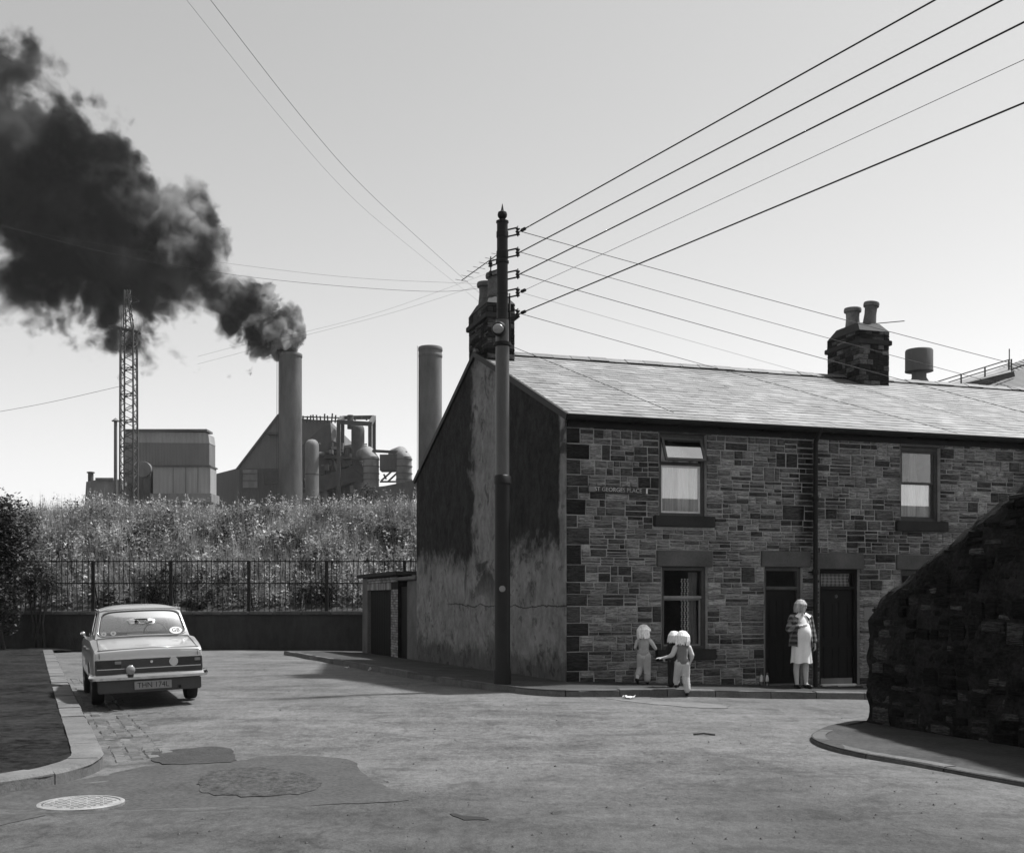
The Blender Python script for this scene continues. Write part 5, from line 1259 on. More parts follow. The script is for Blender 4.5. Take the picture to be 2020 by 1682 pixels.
for j in range(nv):
    for i in range(nu): rf.f.append((j*(nu+1)+i, j*(nu+1)+i+1, (j+1)*(nu+1)+i+1, (j+1)*(nu+1)+i))
ro = rf.build('roof', m_car, car, smooth=True)
for s in (1,-1): MB().tube([(.607*s,1.22,1.352),(.622*s,1.8,1.366),(.607*s,2.47,1.364)], .012, 8).build('roof_gutter', m_chrome, ro, smooth=True)
# rear details
rp = MB().box((-.765,-.012,.455),(.765,.04,.685)).build('rear_panel', m_rear, car, bevel=.008)
MB().box((-.752,-.022,.683),(.752,.02,.698)).build('chrome_strip', m_chrome, car, bevel=.003)
MB().box((-.74,-.022,.550),(.74,-.008,.562)).build('chrome_strip', m_chrome, rp)
for s in (1,-1):
    a, b = sorted((s*.40, s*.745)); tl = MB().box((a,-.030,.566),(b,-.005,.675)).build('tail_light', m_lens, car, bevel=.008)
    a, b = sorted((s*.40, s*.49)) if s < 0 else (.65,.735); MB().box((a,-.036,.622),(b,-.028,.665)).build('reversing_lens', m_lens_l, tl, bevel=.004)
MB().lathe([(.064,-.04),(.066,-.03),(.066,-.01)], (.345,0,.628), 20, 'y').build('fuel_cap', m_chrome, car, smooth='auto')
MB().lathe([(.02,-.03),(.022,-.02),(.022,-.01)], (.03,0,.638), 12, 'y').build('boot_lock', m_chrome, car, smooth='auto')
text_mesh('boot_badge', 'Hunter GL', .062, m_chrome, car, Matrix.Translation((.585,.008,.762)) @ Matrix.Rotation(R(80),4,'X'), .004, 1.0, .35)
b = MB(); prof = [(-.0,-.045),(-.035,-.035),(-.05,0),(-.035,.035),(0,.045)]
path = [(-.80,.55),(-.81,.12),(-.795,-.0),(-.73,-.07),(-.4,-.10),(0,-.108),(.4,-.10),(.73,-.07),(.795,0),(.81,.12),(.80,.55)]
for i, (x, y) in enumerate(path):
    p0, p1 = Vector(path[max(0,i-1)]), Vector(path[min(len(path)-1,i+1)]); dd = (p1-p0).normalized(); nn = Vector((dd.y,-dd.x))
    for o, z in prof: b.v.append((x-nn.x*o, y-nn.y*o, .445+z))
for i in range(len(path)-1):
    for j in range(4): b.f.append((i*5+j, (i+1)*5+j, (i+1)*5+j+1, i*5+j+1))
b.build('rear_bumper', m_chrome, car, smooth='auto', recalc=True)
MB().box((-.74,-.02,.225),(.74,.02,.40)).build('rear_valance', m_rear, car, bevel=.015)  # dark valance carried lower to stand in for the shade under the car
fl = MB().lathe([(.02,.05),(.06,.03),(.066,.0),(.06,-.01),(.03,-.025)], (-.285,-.19,.545), 18, 'y').build('fog_lamp', m_lens_l, car, smooth='auto'); MB().box((-.325,-.18,.44),(-.245,-.13,.50)).build('lamp_bracket', m_black, fl, bevel=.008)
pl = MB().box((-.23,-.088,.265),(.30,-.078,.375)).build('number_plate', m_plate, car, bevel=.004)
text_mesh('plate_lettering', 'THN 174L', .105, m_black, pl, Matrix.Translation((.035,-.0895,.319)) @ Matrix.Rotation(R(90),4,'X'), .0012, .98)
MB().tube([(.42,.2,.28),(.42,-.06,.27)], .022, 10).build('exhaust_pipe', m_dark_iron, car, smooth='auto')
for s in (-1,1):
    for yw in WH:
        w = MB().lathe([(.20,-.085),(.275,-.09),(.295,-.07),(.30,-.03),(.30,.03),(.295,.07),(.275,.09),(.20,.085)], (s*.695,yw,.302), 32, 'x').build('wheel', m_tyre, car, smooth='auto'); w.name = 'wheel'
        MB().lathe([(.03,.075),(.08,.09),(.16,.07),(.20,.085),(.20,.0),(.03,.0)] if s > 0 else [(.03,0),(.2,0),(.20,-.085),(.16,-.07),(.08,-.09),(.03,-.075)], (s*.695,yw,.302), 28, 'x').build('rim', m_chrome, w, smooth='auto')
MB().box((-.6,.25,.26),(.6,4.1,.42)).build('underbody', m_black, car)
for pts in ([(-.70,-.006,.70),(-.70,-.002,.76),(-.70,.05,.818),(-.69,.5,.892),(-.68,.88,.944)], [(.70,-.006,.70),(.70,-.002,.76),(.70,.05,.818),(.69,.5,.892),(.68,.88,.944)], [(-.68,.88,.95),(0,.885,.964),(.68,.88,.95)]):
    MB().tube(pts, .0045, 5).build('boot_seam', m_black, body)
MB().tube([(-.72,.045,.818),(0,.045,.834),(.72,.045,.818)], .006, 6).build('boot_crease', m_car, body, smooth=True)
# cabin
st = MB().box((-.63,.98,.45),(.63,1.14,.93)).build('rear_seat', m_seat, car, bevel=.05)
MB().box((-.66,.92,.90),(.66,1.06,.935)).build('parcel_shelf', m_seat, car)
for s in (-1,1): MB().box((s*.34-.24,1.78,.4),(s*.34+.24,1.92,1.0)).build('front_seat', m_seat, car, bevel=.06)
MB().box((-.66,2.62,.70),(.66,2.95,.94)).build('dashboard', m_seat, car, bevel=.03)
sw = MB().tube([(.19*math.cos(t),0,.19*math.sin(t)) for t in np.linspace(0,2*math.pi,29)], .013, 8).build('steering_wheel', m_black, car, smooth=True); sw.location = (.34,2.42,.95); sw.rotation_euler = (R(-25),0,0)
MB().beam((.17,2.42,.95),(.51,2.42,.95),.03,.02).build('spoke', m_black, sw).location = (-.34,-2.42,-.95)
MB().box((-.09,2.50,1.28),(.09,2.52,1.33)).build('rear_view_mirror', m_seat, car, bevel=.008)
mi = MB().ell((-.80,2.75,.985),(.045,.03,.035),12,8).beam((-.74,2.75,.92),(-.80,2.75,.97),.02,.02).build('door_mirror', m_chrome, car, smooth='auto')
for s in (-1,1): 
    for yy in (1.15,2.05): MB().box((min(s*.80,s*.825),yy,.80),(max(s*.80,s*.825),yy+.16,.825)).build('door_handle', m_chrome, car, bevel=.006)
def on_glass(u, v, off=.012):
    o = S_r(u, v)+n_r*off; ux = (S_r(u+.01,v)-S_r(u-.01,v)).normalized(); uy = n_r.cross(ux).normalized(); m_ = Matrix((ux,uy,n_r)).transposed().to_4x4(); m_.translation = o; return m_
stk = MB().lathe([(.5,-.001),(.5,.001),(.49,.0015)], n=28).build('country_sticker', m_white, car); stk.matrix_local = on_glass(.865,.17) @ Matrix.Diagonal((.19,.13,1,1))
text_mesh('sticker_lettering', 'GB', .10, m_black, stk, Matrix.Translation((0,0,.003)) @ Matrix.Diagonal((5.0,7.2,1,1)), .0008)
for u_, r_ in ((.085,.04),(.185,.042)):
    s_ = MB().lathe([(r_,-.001),(r_,.001),(r_*.95,.0015)], n=18).build('round_sticker', m_works_l, car); s_.matrix_local = on_glass(u_,.14)
    MB().lathe([(r_*.4,.001),(r_*.4,.003),(r_*.35,.0032)], n=14).build('sticker_centre', m_seat, s_)

# ================================================================== PEOPLE
def capsule(mb, p0, r0, p1, r1, n=12):
    p0, p1 = Vector(p0), Vector(p1); d = p1-p0; L = d.length or 1e-5; dn = d/L; pts = []; rs = []
    for i in range(5): t = (i/4)*math.pi/2; pts.append(p0 - dn*r0*math.cos(t)*.999); rs.append(max(.0008, r0*math.sin(t)))
    for i in range(5): t = (i/4)*math.pi/2; pts.append(p1 + dn*r1*math.sin(t)*.999); rs.append(max(.0008, r1*math.cos(t)))
    up = Vector((0,0,1)) if abs(dn.z) < .9 else Vector((1,0,0)); a = dn.cross(up).normalized(); b = dn.cross(a); n0 = len(mb.v)
    for p, r in zip(pts, rs):
        for k in range(n): t = 2*math.pi*k/n; mb.v.append(tuple(p+(a*math.cos(t)+b*math.sin(t))*r))
    m_ = len(pts)
    for i in range(m_-1):
        for k in range(n): mb.f.append((n0+i*n+k, n0+i*n+(k+1)%n, n0+(i+1)*n+(k+1)%n, n0+(i+1)*n+k))
    mb.f.append(tuple(n0+k for k in range(n))[::-1]); mb.f.append(tuple(n0+(m_-1)*n+k for k in range(n))); return mb
def chain(mb, pts):
    for (p0, r0), (p1, r1) in zip(pts[:-1], pts[1:]): capsule(mb, p0, r0, p1, r1)
    return mb
def fuse(mb, name, mat, parent, voxel=.008, smooth=4):           # one continuous skin round all the pieces
    o = mb.build(name, None, None); md = o.modifiers.new('r', 'REMESH'); md.mode = 'VOXEL'; md.voxel_size = voxel; md.use_smooth_shade = True
    s = o.modifiers.new('s', 'SMOOTH'); s.factor = .5; s.iterations = smooth
    dg = bpy.context.evaluated_depsgraph_get(); me = bpy.data.meshes.new_from_object(o.evaluated_get(dg)); old = o.data
    bpy.data.objects.remove(o); bpy.data.meshes.remove(old); me.name = name; me.materials.clear(); return link(name, me, mat, parent, True)
def hand(mb, wrist, direction, palm_n, s, curl=.5, thumb_side=1):
    w = Vector(wrist); d = Vector(direction).normalized(); n_ = Vector(palm_n); n_ = (n_-d*n_.dot(d)).normalized(); side = d.cross(n_).normalized()*thumb_side
    pc = w+d*.045*s; rot = Matrix((side, d, n_)).transposed(); mb.ell(pc, (.034*s,.045*s,.015*s), 12, 8, rot)
    for i, (o, l) in enumerate(((.026,.062),(.009,.072),(-.009,.068),(-.025,.052))):
        a = w+d*.078*s+side*o*s; b_ = a+(d*math.cos(curl*.5)+n_*math.sin(curl*.5))*l*.5*s; c_ = b_+(d*math.cos(curl*1.5)+n_*math.sin(curl*1.5))*l*.5*s
        chain(mb, [(a,.0085*s),(b_,.0078*s),(c_,.0065*s)])
    a = w+d*.02*s+side*.025*s; b_ = a+(side*.7+d*.6+n_*.3).normalized()*.035*s; c_ = b_+(side*.2+d*.9+n_*.4).normalized()*.028*s; chain(mb, [(a,.012*s),(b_,.0095*s),(c_,.0075*s)])
m_skin = M('skin', .50, .55, .1, 12, .05, 60, bump=.05, bscale=80); m_blond = M('blond_hair', .80, .6, .35, 18, .5, 90, stretch=(1,1,.25), bump=.6, bscale=70, bdist=.006)
m_top1 = M('pale_knit_top', .36, .9, .12, 10, .08, 60, bump=.3, bscale=110); m_top2 = M('grey_tank_top', .17, .9, .15, 10, .1, 60, bump=.3, bscale=110)
m_trs1 = M('pale_trousers', .40, .9, .15, 8, .08, 60, bump=.3, bscale=60); m_trs2 = M('beige_trousers', .48, .9, .15, 8, .08, 60, bump=.3, bscale=60); m_trs3 = M('black_trousers', .018, .9, .2, 8, .1, 60, bump=.3, bscale=60)
m_shoe = M('black_shoes', .014, .45, .2, 10, .1, 50, bump=.1, bscale=60); m_dress = M('white_dress', .82, .85, .06, 6, .04, 50, bump=.15, bscale=40); m_shirt = M('pale_shirt', .5, .85, .1, 8, .05, 50, bump=.2, bscale=60)
m_eye = M('eye_dark', .03, .3, .1, 20, .1, 60, bump=0); m_lip = M('lips', .16, .5, .1, 20, .1, 60, bump=0)
def m_check():
    m, t = nt('checked_jacket'); k = N(t); p = k.pos('object'); q = k.vmul(p, (1,1,1)); s = k.n('ShaderNodeSeparateXYZ'); t.links.new(q, s.inputs[0])
    def band(v, f, w): return k.math('GREATER_THAN', k.math('FRACT', k.math('MULTIPLY', v, f)), w)
    a = band(k.math('ADD', s.outputs[0], s.outputs[1]), 12, .55); b = band(s.outputs[2], 11, .55); n_ = k.noise(p, 60, 3)
    f = k.math('ADD', k.math('ADD', k.math('MULTIPLY', a, .11), k.math('MULTIPLY', b, .11)), .035); f = k.math('MULTIPLY', f, k.math('MULTIPLY_ADD', n_, 1.0, .5)); finish(t, k, f, .95, n_, .3); return m
m_jacket = m_check(); m_hair3 = M('fair_hair', .72, .6, .3, 14, .3, 70, stretch=(1,1,.25), bump=.6, bscale=70, bdist=.006); m_hair2 = M('dark_blond_hair', .36, .6, .4, 14, .4, 70, stretch=(1,1,.25), bump=.6, bscale=70, bdist=.006)
def head(mb, c, s, yaw=0, tilt=0):                                # head with face, pointing along +y before yaw
    rot = Euler((tilt, 0, yaw)).to_matrix(); c = Vector(c); f = lambda x, y, z: c+rot@Vector((x*s, y*s, z*s))
    mb.ell(c, (.072*s,.088*s,.098*s), 18, 14, rot); mb.ell(f(0,-.018,.02), (.075*s,.082*s,.082*s), 16, 12, rot)
    mb.ell(f(0,.045,-.065), (.045*s,.042*s,.045*s), 12, 10, rot); mb.ell(f(0,.066,-.093), (.020*s,.018*s,.016*s), 10, 8, rot)
    capsule(mb, f(0,.080,.012), .009*s, f(0,.100,-.022), .013*s); mb.ell(f(0,.08,.03), (.05*s,.015*s,.012*s), 12, 8, rot)
    for sx in (-1,1):
        mb.ell(f(sx*.040,.058,-.025), (.024*s,.022*s,.022*s), 10, 8, rot); mb.ell(f(sx*.076,-.005,-.005), (.010*s,.022*s,.030*s), 10, 8, rot)
    mb.ell(f(0,.088,-.052), (.022*s,.010*s,.006*s), 10, 8, rot); mb.ell(f(0,.085,-.064), (.018*s,.010*s,.006*s), 10, 8, rot); return f, rot
def face_parts(f, rot, s, body):
    for sx in (-1,1): MB().ell(f(sx*.031,.081,.006), (.011*s,.006*s,.006*s), 10, 8, rot).build('eye', m_eye, body, smooth=True); capsule(MB(), f(sx*.018,.088,.027), .0035*s, f(sx*.046,.080,.026), .003*s).build('eyebrow', m_eye, body, smooth=True)
    MB().ell(f(0,.094,-.056), (.021*s,.006*s,.007*s), 12, 8, rot).build('mouth', m_lip, body, smooth=True)
def hair(f, rot, s, length, parent, seed, front=.35, vol=1.0, mat=None):
    rd = random.Random(seed); mb = MB(); mb.ell(f(0,-.012,.035), (.086*s*vol,.093*s*vol,.083*s*vol), 16, 12, rot)
    for i in range(64):
        a = 2*math.pi*i/64+rd.uniform(-.05,.05); fr = math.cos(a)                  # a=0 is the face side
        L = length if fr < front else length*.0+.045
        if fr > .88: L = .035
        x, y = math.sin(a), math.cos(a)
        p0 = f(x*.05*vol, y*.055-.012, .105); p1 = f(x*.088*vol, y*.094*vol-.012, .04); p2 = f(x*.096*vol+rd.uniform(-.006,.006), y*.10*vol-.014, .04-L*.55+rd.uniform(-.01,.01)); p3 = f(x*(.094+rd.uniform(-.014,.026))*vol, y*.096*vol-.016, .04-L+rd.uniform(-.014,.014))
        r_ = rd.uniform(.008,.016)*s; chain(mb, [(p0,r_),(p1,r_*1.1),(p2,r_),(p3,.004*s)])
    return fuse(mb, 'hair', mat or m_blond, parent, .0050*max(.8,s), 0)
def shoe(mb, ankle, toe, s):
    a, t_ = Vector(ankle), Vector(toe); chain(mb, [((a.x,a.y,a.z-.01*s),.036*s),((a+(t_-a)*.15)-Vector((0,0,.025*s)),.036*s),(a.lerp(t_,.6),.034*s),(t_,.027*s)]); return mb
def folds(mb, pts, r): 
    for a, b in pts: capsule(mb, a, r, b, r*.7)
    return mb
# ---- child with raised hand, seen from behind
def on_pave(px, d): x = (px-W0/2)*d/F; return (x, d, zpave(x, d))
kA = thing('person', 'pale-haired child in light sleeveless top and flared trousers, hand raised to mouth', 'person', on_pave(1270, 20.32), R(-12), 'children on the pavement')
mb = MB(); chain(mb, [((0,0,.50),.088),((0,0,.60),.080),((0,.005,.72),.088),((0,0,.78),.07)]); capsule(mb, (-.09,0,.775),.04,(.09,0,.775),.04); capsule(mb, (0,0,.78),.036,(.005,.012,.88),.034)
chain(mb, [((.115,0,.775),.036),((.205,.03,.640),.030),((.150,.10,.745),.024),((.115,.13,.79),.019)]); hand(mb, (.112,.132,.795), (-.55,.2,.6), (-.4,-.6,-.2), .72, .8, -1)
chain(mb, [((-.115,0,.775),.036),((-.155,.03,.655),.029),((-.150,.14,.60),.022)]); hand(mb, (-.15,.145,.598), (.1,.9,-.1), (.8,0,-.2), .72, .7, 1)
chain(mb, [((.055,0,.47),.066),((.06,.015,.27),.050),((.062,0,.07),.034)]); chain(mb, [((-.055,0,.47),.066),((-.068,.04,.28),.050),((-.100,-.115,.16),.036),((-.105,-.135,.12),.032)])
f, rot = head(mb, (.008,.015,.94), .98, R(-58), R(4)); body = fuse(mb, 'body', m_skin, kA, .007, 3); face_parts(f, rot, .98, body); hair(f, rot, .98, .165, kA, 3, .45, 1.22)
mb = MB(); chain(mb, [((0,0,.565),.098),((0,0,.63),.093),((0,.005,.72),.101),((0,0,.772),.082)]); capsule(mb, (-.085,0,.77),.046,(.085,0,.77),.046); folds(mb, [((-.08,-.06,.575),(.08,-.065,.58)),((-.085,-.06,.60),(.06,-.07,.605)),((-.06,-.07,.622),(.08,-.06,.618))], .018); capsule(mb, (0,0,.79),.045,(.003,.008,.825),.042); fuse(mb, 'top', m_top1, kA, .008, 3)
mb = MB(); chain(mb, [((-.04,0,.535),.078),((.04,0,.535),.078)]); chain(mb, [((.052,-.005,.50),.080),((.06,.012,.30),.062),((.062,-.005,.12),.060),((.062,-.005,.10),.060)]); chain(mb, [((-.052,-.005,.50),.080),((-.068,.035,.29),.060),((-.094,-.085,.19),.058)]); folds(mb, [((-.11,-.0,.30),(-.04,-.03,.27)),((.02,-.04,.42),(.1,-.04,.40)),((.02,-.05,.2),(.1,-.05,.18))], .014); fuse(mb, 'trousers', m_trs1, kA, .008, 2)
fuse(shoe(MB(), (.062,0,.06), (.07,.10,.03), .85), 'shoe', m_shoe, kA, .008, 2); fuse(shoe(MB(), (-.107,-.14,.115), (-.10,-.09,.035), .85), 'shoe', m_shoe, kA, .008, 2)
# ---- child stepping up from the kerb, seen from behind
d = 19.35; xk = (1346-W0/2)*d/F; kB = thing('person', 'fair child in grey tank top and pale trousers stepping up the kerb', 'person', (xk, d, zr(xk, d-.4)+.0), R(8), 'children on the pavement')
mb = MB(); chain(mb, [((0,0,.56),.09),((0,.0,.65),.083),((0,.01,.77),.092),((0,.01,.84),.07)]); capsule(mb, (-.095,.01,.83),.04,(.095,.01,.83),.04); capsule(mb, (0,.01,.84),.037,(0,.02,.92),.035)
chain(mb, [((.115,.01,.83),.037),((.165,-.01,.69),.030),((.17,.06,.60),.022)]); hand(mb, (.17,.065,.595), (-.1,.5,-.7), (-.8,0,0), .74, .7, -1)
chain(mb, [((-.115,.01,.83),.037),((-.175,.0,.70),.031),((-.30,.07,.655),.023),((-.335,.085,.65),.02)]); hand(mb, (-.335,.085,.65), (-.9,.2,0), (0,.2,-1), .74, .4, 1)
chain(mb, [((.055,0,.53),.068),((.062,.0,.31),.052),((.07,-.04,.08),.035)]); chain(mb, [((-.055,0,.53),.068),((-.06,.09,.36),.052),((-.068,.13,.20),.036)])
f, rot = head(mb, (0,.03,.985), 1.0, R(40), R(2)); body = fuse(mb, 'body', m_skin, kB, .007, 3); face_parts(f, rot, 1.0, body); hair(f, rot, 1.0, .155, kB, 5, .55, 1.18)
mb = MB(); chain(mb, [((0,0,.60),.102),((0,0,.68),.097),((0,.01,.78),.106),((0,.01,.83),.086)]); capsule(mb, (-.085,.01,.825),.047,(.085,.01,.825),.047); folds(mb, [((-.09,-.06,.61),(.09,-.06,.61)),((-.08,-.07,.635),(.07,-.07,.64))], .018); capsule(mb, (0,.01,.85),.046,(0,.015,.875),.043); fuse(mb, 'tank_top', m_top2, kB, .008, 3)
mb = MB(); chain(mb, [((-.115,.01,.825),.050),((-.172,.0,.71),.042),((-.20,.02,.69),.040)]); fuse(mb, 'sleeve', m_shirt, kB, .008, 2); mb = MB(); chain(mb, [((.115,.01,.825),.050),((.164,-.01,.70),.042),((.166,.02,.655),.040)]); fuse(mb, 'sleeve', m_shirt, kB, .008, 2)
mb = MB(); chain(mb, [((-.04,0,.575),.082),((.04,0,.575),.082)]); chain(mb, [((.052,-.005,.54),.084),((.062,.0,.33),.066),((.072,-.04,.15),.058),((.072,-.042,.125),.058)]); chain(mb, [((-.052,0,.54),.084),((-.06,.085,.38),.066),((-.068,.125,.27),.056),((-.068,.125,.245),.056)]); folds(mb, [((.0,-.05,.36),(.11,-.04,.33)),((.02,-.06,.22),(.12,-.06,.20)),((-.1,.03,.38),(-.02,.03,.35))], .014); fuse(mb, 'trousers', m_trs2, kB, .008, 2)
fuse(shoe(MB(), (.072,-.045,.065), (.085,.06,.03), .88), 'shoe', m_shoe, kB, .008, 2); fuse(shoe(MB(), (-.068,.125,.19), (-.075,.235,.155), .88), 'shoe', m_shoe, kB, .008, 2)
# ---- smallest child, half hidden
kC = thing('person', 'small fair child in black trousers half hidden between the other two', 'person', on_pave(1330, 19.95), R(20), 'children on the pavement')
mb = MB(); chain(mb, [((0,0,.46),.085),((0,0,.56),.078),((0,.005,.66),.085),((0,0,.72),.068)]); capsule(mb, (-.085,0,.71),.038,(.085,0,.71),.038); capsule(mb, (0,0,.72),.034,(0,.012,.80),.033)
chain(mb, [((.105,0,.71),.034),((.14,.03,.60),.028),((.12,.12,.56),.021)]); hand(mb, (.12,.125,.56), (0,.9,0), (-.8,0,0), .68, .7, -1); chain(mb, [((-.105,0,.71),.034),((-.14,.02,.59),.028),((-.13,.10,.50),.021)]); hand(mb, (-.13,.105,.495), (0,.8,-.4), (.8,0,0), .68, .7, 1)
chain(mb, [((.05,0,.43),.062),((.055,.01,.25),.047),((.058,0,.06),.033)]); chain(mb, [((-.05,0,.43),.062),((-.055,.01,.25),.047),((-.058,0,.06),.033)])
f, rot = head(mb, (0,.015,.865), .95, R(-10), R(3)); body = fuse(mb, 'body', m_skin, kC, .007, 3); face_parts(f, rot, .95, body); hair(f, rot, .95, .13, kC, 8, .55, 1.10, m_hair3)
mb = MB(); chain(mb, [((0,0,.50),.096),((0,0,.58),.09),((0,.005,.66),.097),((0,0,.708),.08)]); capsule(mb, (-.08,0,.705),.045,(.08,0,.705),.045); chain(mb, [((.105,0,.705),.046),((.14,.028,.60),.040),((.125,.10,.565),.034)]); chain(mb, [((-.105,0,.705),.046),((-.14,.018,.59),.040),((-.132,.085,.52),.034)]); fuse(mb, 'shirt', m_trs3, kC, .008, 3)
mb = MB(); chain(mb, [((-.035,0,.48),.076),((.035,0,.48),.076)]); chain(mb, [((.048,0,.45),.078),((.055,.01,.26),.062),((.058,0,.06),.062)]); chain(mb, [((-.048,0,.45),.078),((-.055,.01,.26),.062),((-.058,0,.06),.062)]); fuse(mb, 'trousers', m_trs3, kC, .008, 2)
fuse(shoe(MB(), (.058,0,.055), (.065,.1,.028), .8), 'shoe', m_shoe, kC, .008, 2); fuse(shoe(MB(), (-.058,0,.055), (-.065,.1,.028), .8), 'shoe', m_shoe, kC, .008, 2)
# ---- woman in the doorway (front towards the camera: local +y faces the street)
wo_ = thing('person', 'woman in white dress and checked jacket standing at the doors, hand on chest', 'person', on_pave(1580, 21.12), R(180+12))
mb = MB(); chain(mb, [((0,0,.92),.135),((0,.02,1.02),.130),((0,.02,1.14),.120),((0,.0,1.27),.115)]); mb.ell((.065,.09,1.21),(.06,.055,.06),12,10); mb.ell((-.065,.09,1.21),(.06,.055,.06),12,10)
capsule(mb, (-.14,-.01,1.315),.05,(.14,-.01,1.315),.05); capsule(mb, (0,-.01,1.32),.052,(0,.01,1.42),.047)
chain(mb, [((.17,-.01,1.31),.05),((.255,.02,1.08),.040),((.235,.10,1.11),.034),((.075,.175,1.155),.026)]); hand(mb, (.075,.175,1.155), (-1,.08,.08), (0,-1,-.1), .95, .45, -1)
chain(mb, [((-.17,-.01,1.31),.05),((-.225,-.01,1.06),.041),((-.255,.03,.85),.030),((-.258,.035,.82),.026)]); hand(mb, (-.258,.035,.815), (-.05,.1,-1), (.8,.1,0), .95, .6, 1)
chain(mb, [((.085,0,.88),.100),((.085,.01,.50),.058),((.085,-.02,.34),.058),((.08,-.005,.09),.036)]); chain(mb, [((-.085,0,.88),.100),((-.09,.02,.50),.058),((-.095,-.01,.34),.058),((-.10,.0,.09),.036)])
for sx, ax in ((.08,-.005),(-.10,0)): chain(mb, [((sx,ax,.07),.036),((sx*1.15,ax+.08,.045),.033),((sx*1.25,ax+.15,.035),.026)])
f, rot = head(mb, (.008,.02,1.515), 1.0, R(48), R(-4)); body = fuse(mb, 'body', m_skin, wo_, .008, 3); face_parts(f, rot, 1.0, body); hair(f, rot, 1.04, .15, wo_, 9, .50, 1.08, m_hair2)
mb = MB(); nn = 40; rows = [(.47,.205,.165),(.56,.195,.16),(.70,.185,.155),(.85,.178,.16),(.95,.172,.178),(1.04,.165,.19),(1.12,.152,.165),(1.20,.145,.155),(1.28,.135,.125),(1.335,.10,.09)]
for z, rx, ry in rows:
    for i in range(nn):
        a = 2*math.pi*i/nn; w = 1+(.055*math.sin(a*7+z*4)+.03*math.sin(a*13+1))*max(0,(1.0-z)/.5); front = math.sin(a) > 0
        mb.v.append((rx*w*math.cos(a), ry*w*math.sin(a)*(1 if front else .82)+(.035 if .85 < z < 1.15 and front else .01), z+(.012*math.sin(a*5) if z < .5 else 0)))
for j in range(len(rows)-1):
    for i in range(nn): mb.f.append((j*nn+i, j*nn+(i+1)%nn, (j+1)*nn+(i+1)%nn, (j+1)*nn+i))
dr_ = mb.build('dress', m_dress, wo_, smooth=True); sb_ = dr_.modifiers.new('s','SUBSURF'); sb_.levels = 1; sb_.render_levels = 2
mb = MB(); nn = 30                                       # open jacket: a shell left open at the front
jrows = [(.78,.235,.185),(.90,.222,.182),(1.05,.205,.178),(1.18,.195,.17),(1.28,.18,.145),(1.345,.125,.10)]
for z, rx, ry in jrows:
    for i in range(nn+1):
        a = math.pi/2+R(38)+(2*math.pi-R(76))*i/nn; w = 1+.035*math.sin(a*6+z*9); mb.v.append((rx*w*math.cos(a), ry*w*math.sin(a)+.0, z+.012*math.sin(a*4)))
for j in range(len(jrows)-1):
    for i in range(nn): mb.f.append((j*(nn+1)+i, j*(nn+1)+i+1, (j+1)*(nn+1)+i+1, (j+1)*(nn+1)+i))
jk = mb.build('jacket', m_jacket, wo_, smooth=True); s_ = jk.modifiers.new('t','SOLIDIFY'); s_.thickness = .016
mb = MB(); chain(mb, [((.165,-.01,1.305),.072),((.25,.02,1.10),.064),((.245,.06,1.075),.062),((.21,.115,1.12),.056),((.14,.155,1.145),.048)]); fuse(mb, 'sleeve', m_jacket, wo_, .009, 2)
mb = MB(); chain(mb, [((-.165,-.01,1.305),.072),((-.225,-.01,1.08),.064),((-.25,.02,.92),.056),((-.257,.03,.875),.054)]); fuse(mb, 'sleeve', m_jacket, wo_, .009, 2)
for sx in (-1,1): MB().add([(sx*.03,.10,1.385),(sx*.075,.05,1.40),(sx*.16,.085,1.335),(sx*.10,.145,1.30),(sx*.03,.092,1.375),(sx*.075,.042,1.39),(sx*.155,.08,1.325),(sx*.10,.135,1.29)],[(0,1,2,3),(7,6,5,4),(0,3,7,4),(1,0,4,5),(2,1,5,6),(3,2,6,7)]).build('collar', m_dress, wo_)
for sx, ax in ((.08,-.005),(-.10,0)): mb = MB(); chain(mb, [((sx,ax-.02,.045),.043),((sx*1.15,ax+.08,.038),.041),((sx*1.27,ax+.16,.032),.033)]); fuse(mb, 'shoe', m_shoe, wo_, .008, 2)

# ================================================================== SMALL THINGS
m_bottle = m_glass_make('bottle_glass', .85, .05)
for i, (px, lb) in enumerate(((1502,'left of two milk bottles by the open doorway'), (1513,'right of two milk bottles by the open doorway'))):
    bt = thing('milk_bottle', lb, 'bottle', on_pave(px, 21.35), 0, 'milk bottles')
    MB().lathe([(.036,0),(.038,.01),(.038,.13),(.030,.165),(.019,.20),(.018,.225),(.021,.23),(.021,.24)], n=18).build('glass', m_bottle, bt, smooth='auto')
    MB().lathe([(.033,.075+.01*i),(.034,.13),(.027,.163),(.015,.198),(.014,.205)], n=16).build('milk', m_milk, bt, smooth='auto'); MB().lathe([(.0215,.236),(.022,.243),(.01,.246)], n=14).build('foil_cap', m_chrome, bt, smooth='auto')
def litter(px, py, sz, label, seed, z=None):
    rd = random.Random(seed); q = G(px, py)
    if z: q.z = zpave(q.x, q.y)
    vs = []; n = 5
    for j in range(n):
        for i in range(n): vs.append(((i/(n-1)-.5)*sz+rd.uniform(-.01,.01), (j/(n-1)-.5)*sz*.7+rd.uniform(-.01,.01), .012+abs(rd.gauss(0,.022))))
    o = MB().add(vs, [(j*n+i, j*n+i+1, (j+1)*n+i+1, (j+1)*n+i) for j in range(n-1) for i in range(n-1)]).build('litter_paper', m_paper, None, recalc=False); o.modifiers.new('s','SOLIDIFY').thickness = .003
    o.location = q; o.rotation_euler = (0,0,rd.uniform(0,3)); return tag(o, label, 'litter', 'scraps of litter')
litter(1240, 1376, .22, 'pale crumpled paper in the gutter below the first child', 1); litter(735, 1322, .2, 'scrap of white paper at the kerb left of the pole', 2)
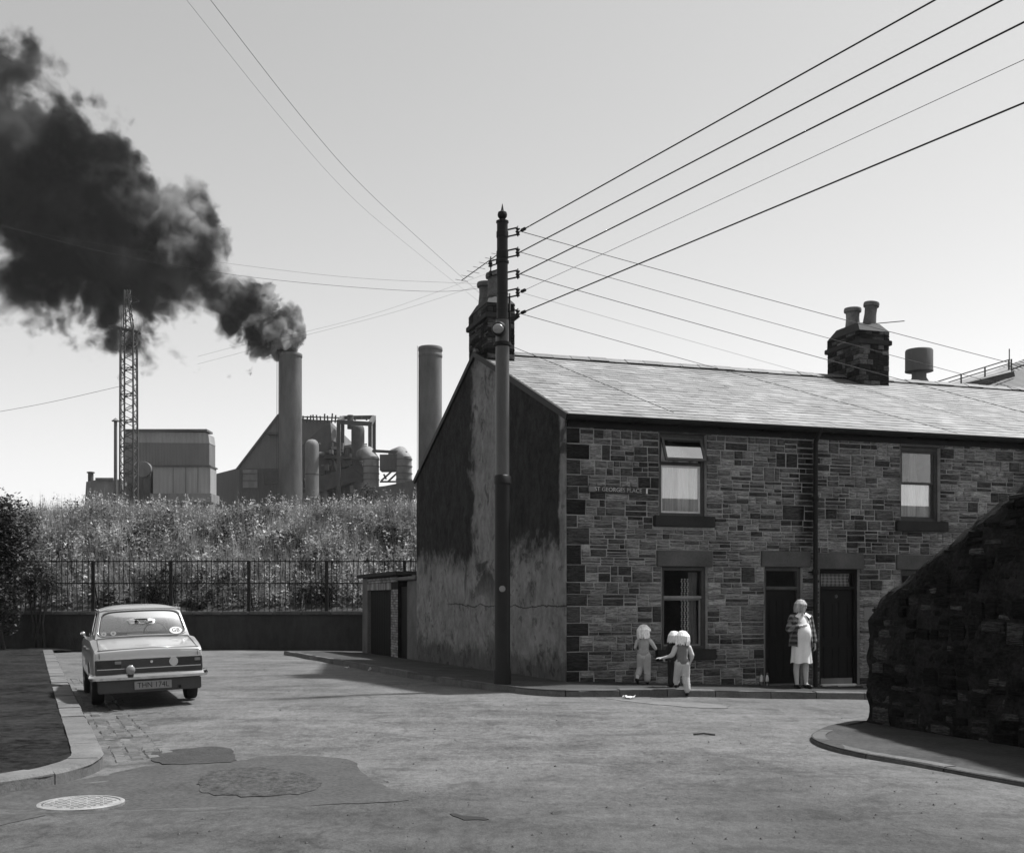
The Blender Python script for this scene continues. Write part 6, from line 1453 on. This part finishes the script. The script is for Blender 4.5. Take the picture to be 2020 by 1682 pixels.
litter(1546, 1357, .12, 'small paper scrap on the pavement beside the milk bottles', 3, 1); litter(684, 1318, .1, 'tiny paper scrap on the road near the outbuilding', 4); litter(945, 1347, .11, 'small pale scrap on the pavement left of the pole', 5, None)
litter(1527, 1355, .08, 'smallest paper crumb between bottles and woman', 6, 1)
st_ = G(1368,1451); tag(MB().tube([(0,0,.02),(.12,.01,.03),(.25,-.02,.015)], .012, 6).build('stick', m_bark, None), 'short dark stick lying on the road', 'stick'); bpy.data.objects['stick'].location = st_
# manhole cover
q = G(160, 1586); mh = thing('manhole_cover', 'round worn iron manhole cover with raised studs in the road', 'manhole cover', (q.x, q.y, q.z+.012), R(20))
MB().lathe([(.335,-.06),(.335,.004),(.325,.008),(.30,.008),(.297,0)], n=40).build('rim', m_cast, mh, smooth='auto'); MB().lathe([(.292,-.05),(.292,.0),(.285,.003)], n=40).build('plate', m_cast, mh, smooth='auto')
s0 = None
for i in range(-4,5):
    for j in range(-4,5):
        x, y = i*.062+(.031 if j % 2 else 0), j*.058
        if math.hypot(x, y) > .258: continue
        if s0 is None: s0 = o = MB().add([(-.022,-.014,0),(.022,-.014,0),(.022,.014,0),(-.022,.014,0),(-.017,-.009,.012),(.017,-.009,.012),(.017,.009,.012),(-.017,.009,.012)],[(4,5,6,7),(0,1,5,4),(1,2,6,5),(2,3,7,6),(3,0,4,7)]).build('stud', m_cast, mh)
        else: o = copy_obj(s0)
        o.location = (x, y, .003); o.rotation_euler = (0,0,R(90) if (i+j) % 2 else 0)

# loose grit on the road
rg = np.random.default_rng(4); n = 260; px = rg.uniform(150, 1950, n); py = rg.uniform(1330, 1680, n); vv = []; ff = []
for a, b in zip(px, py):
    q = G(a, b); r = rg.uniform(.004, .016); m_ = len(vv)
    for (x, y, z) in ((-1,0,0),(0,-1,0),(1,0,0),(0,1,0),(0,0,.9)): vv.append((q.x+x*r*rg.uniform(.6,1.4), q.y+y*r*rg.uniform(.6,1.4), zroad(q.x, q.y)+z*r+.002))
    ff += [(m_,m_+1,m_+4),(m_+1,m_+2,m_+4),(m_+2,m_+3,m_+4),(m_+3,m_,m_+4)]
tag(MB().add(vv, ff).build('gravel', m_sett, None, recalc=False), 'loose grit scattered over the road', 'gravel', kind='stuff')
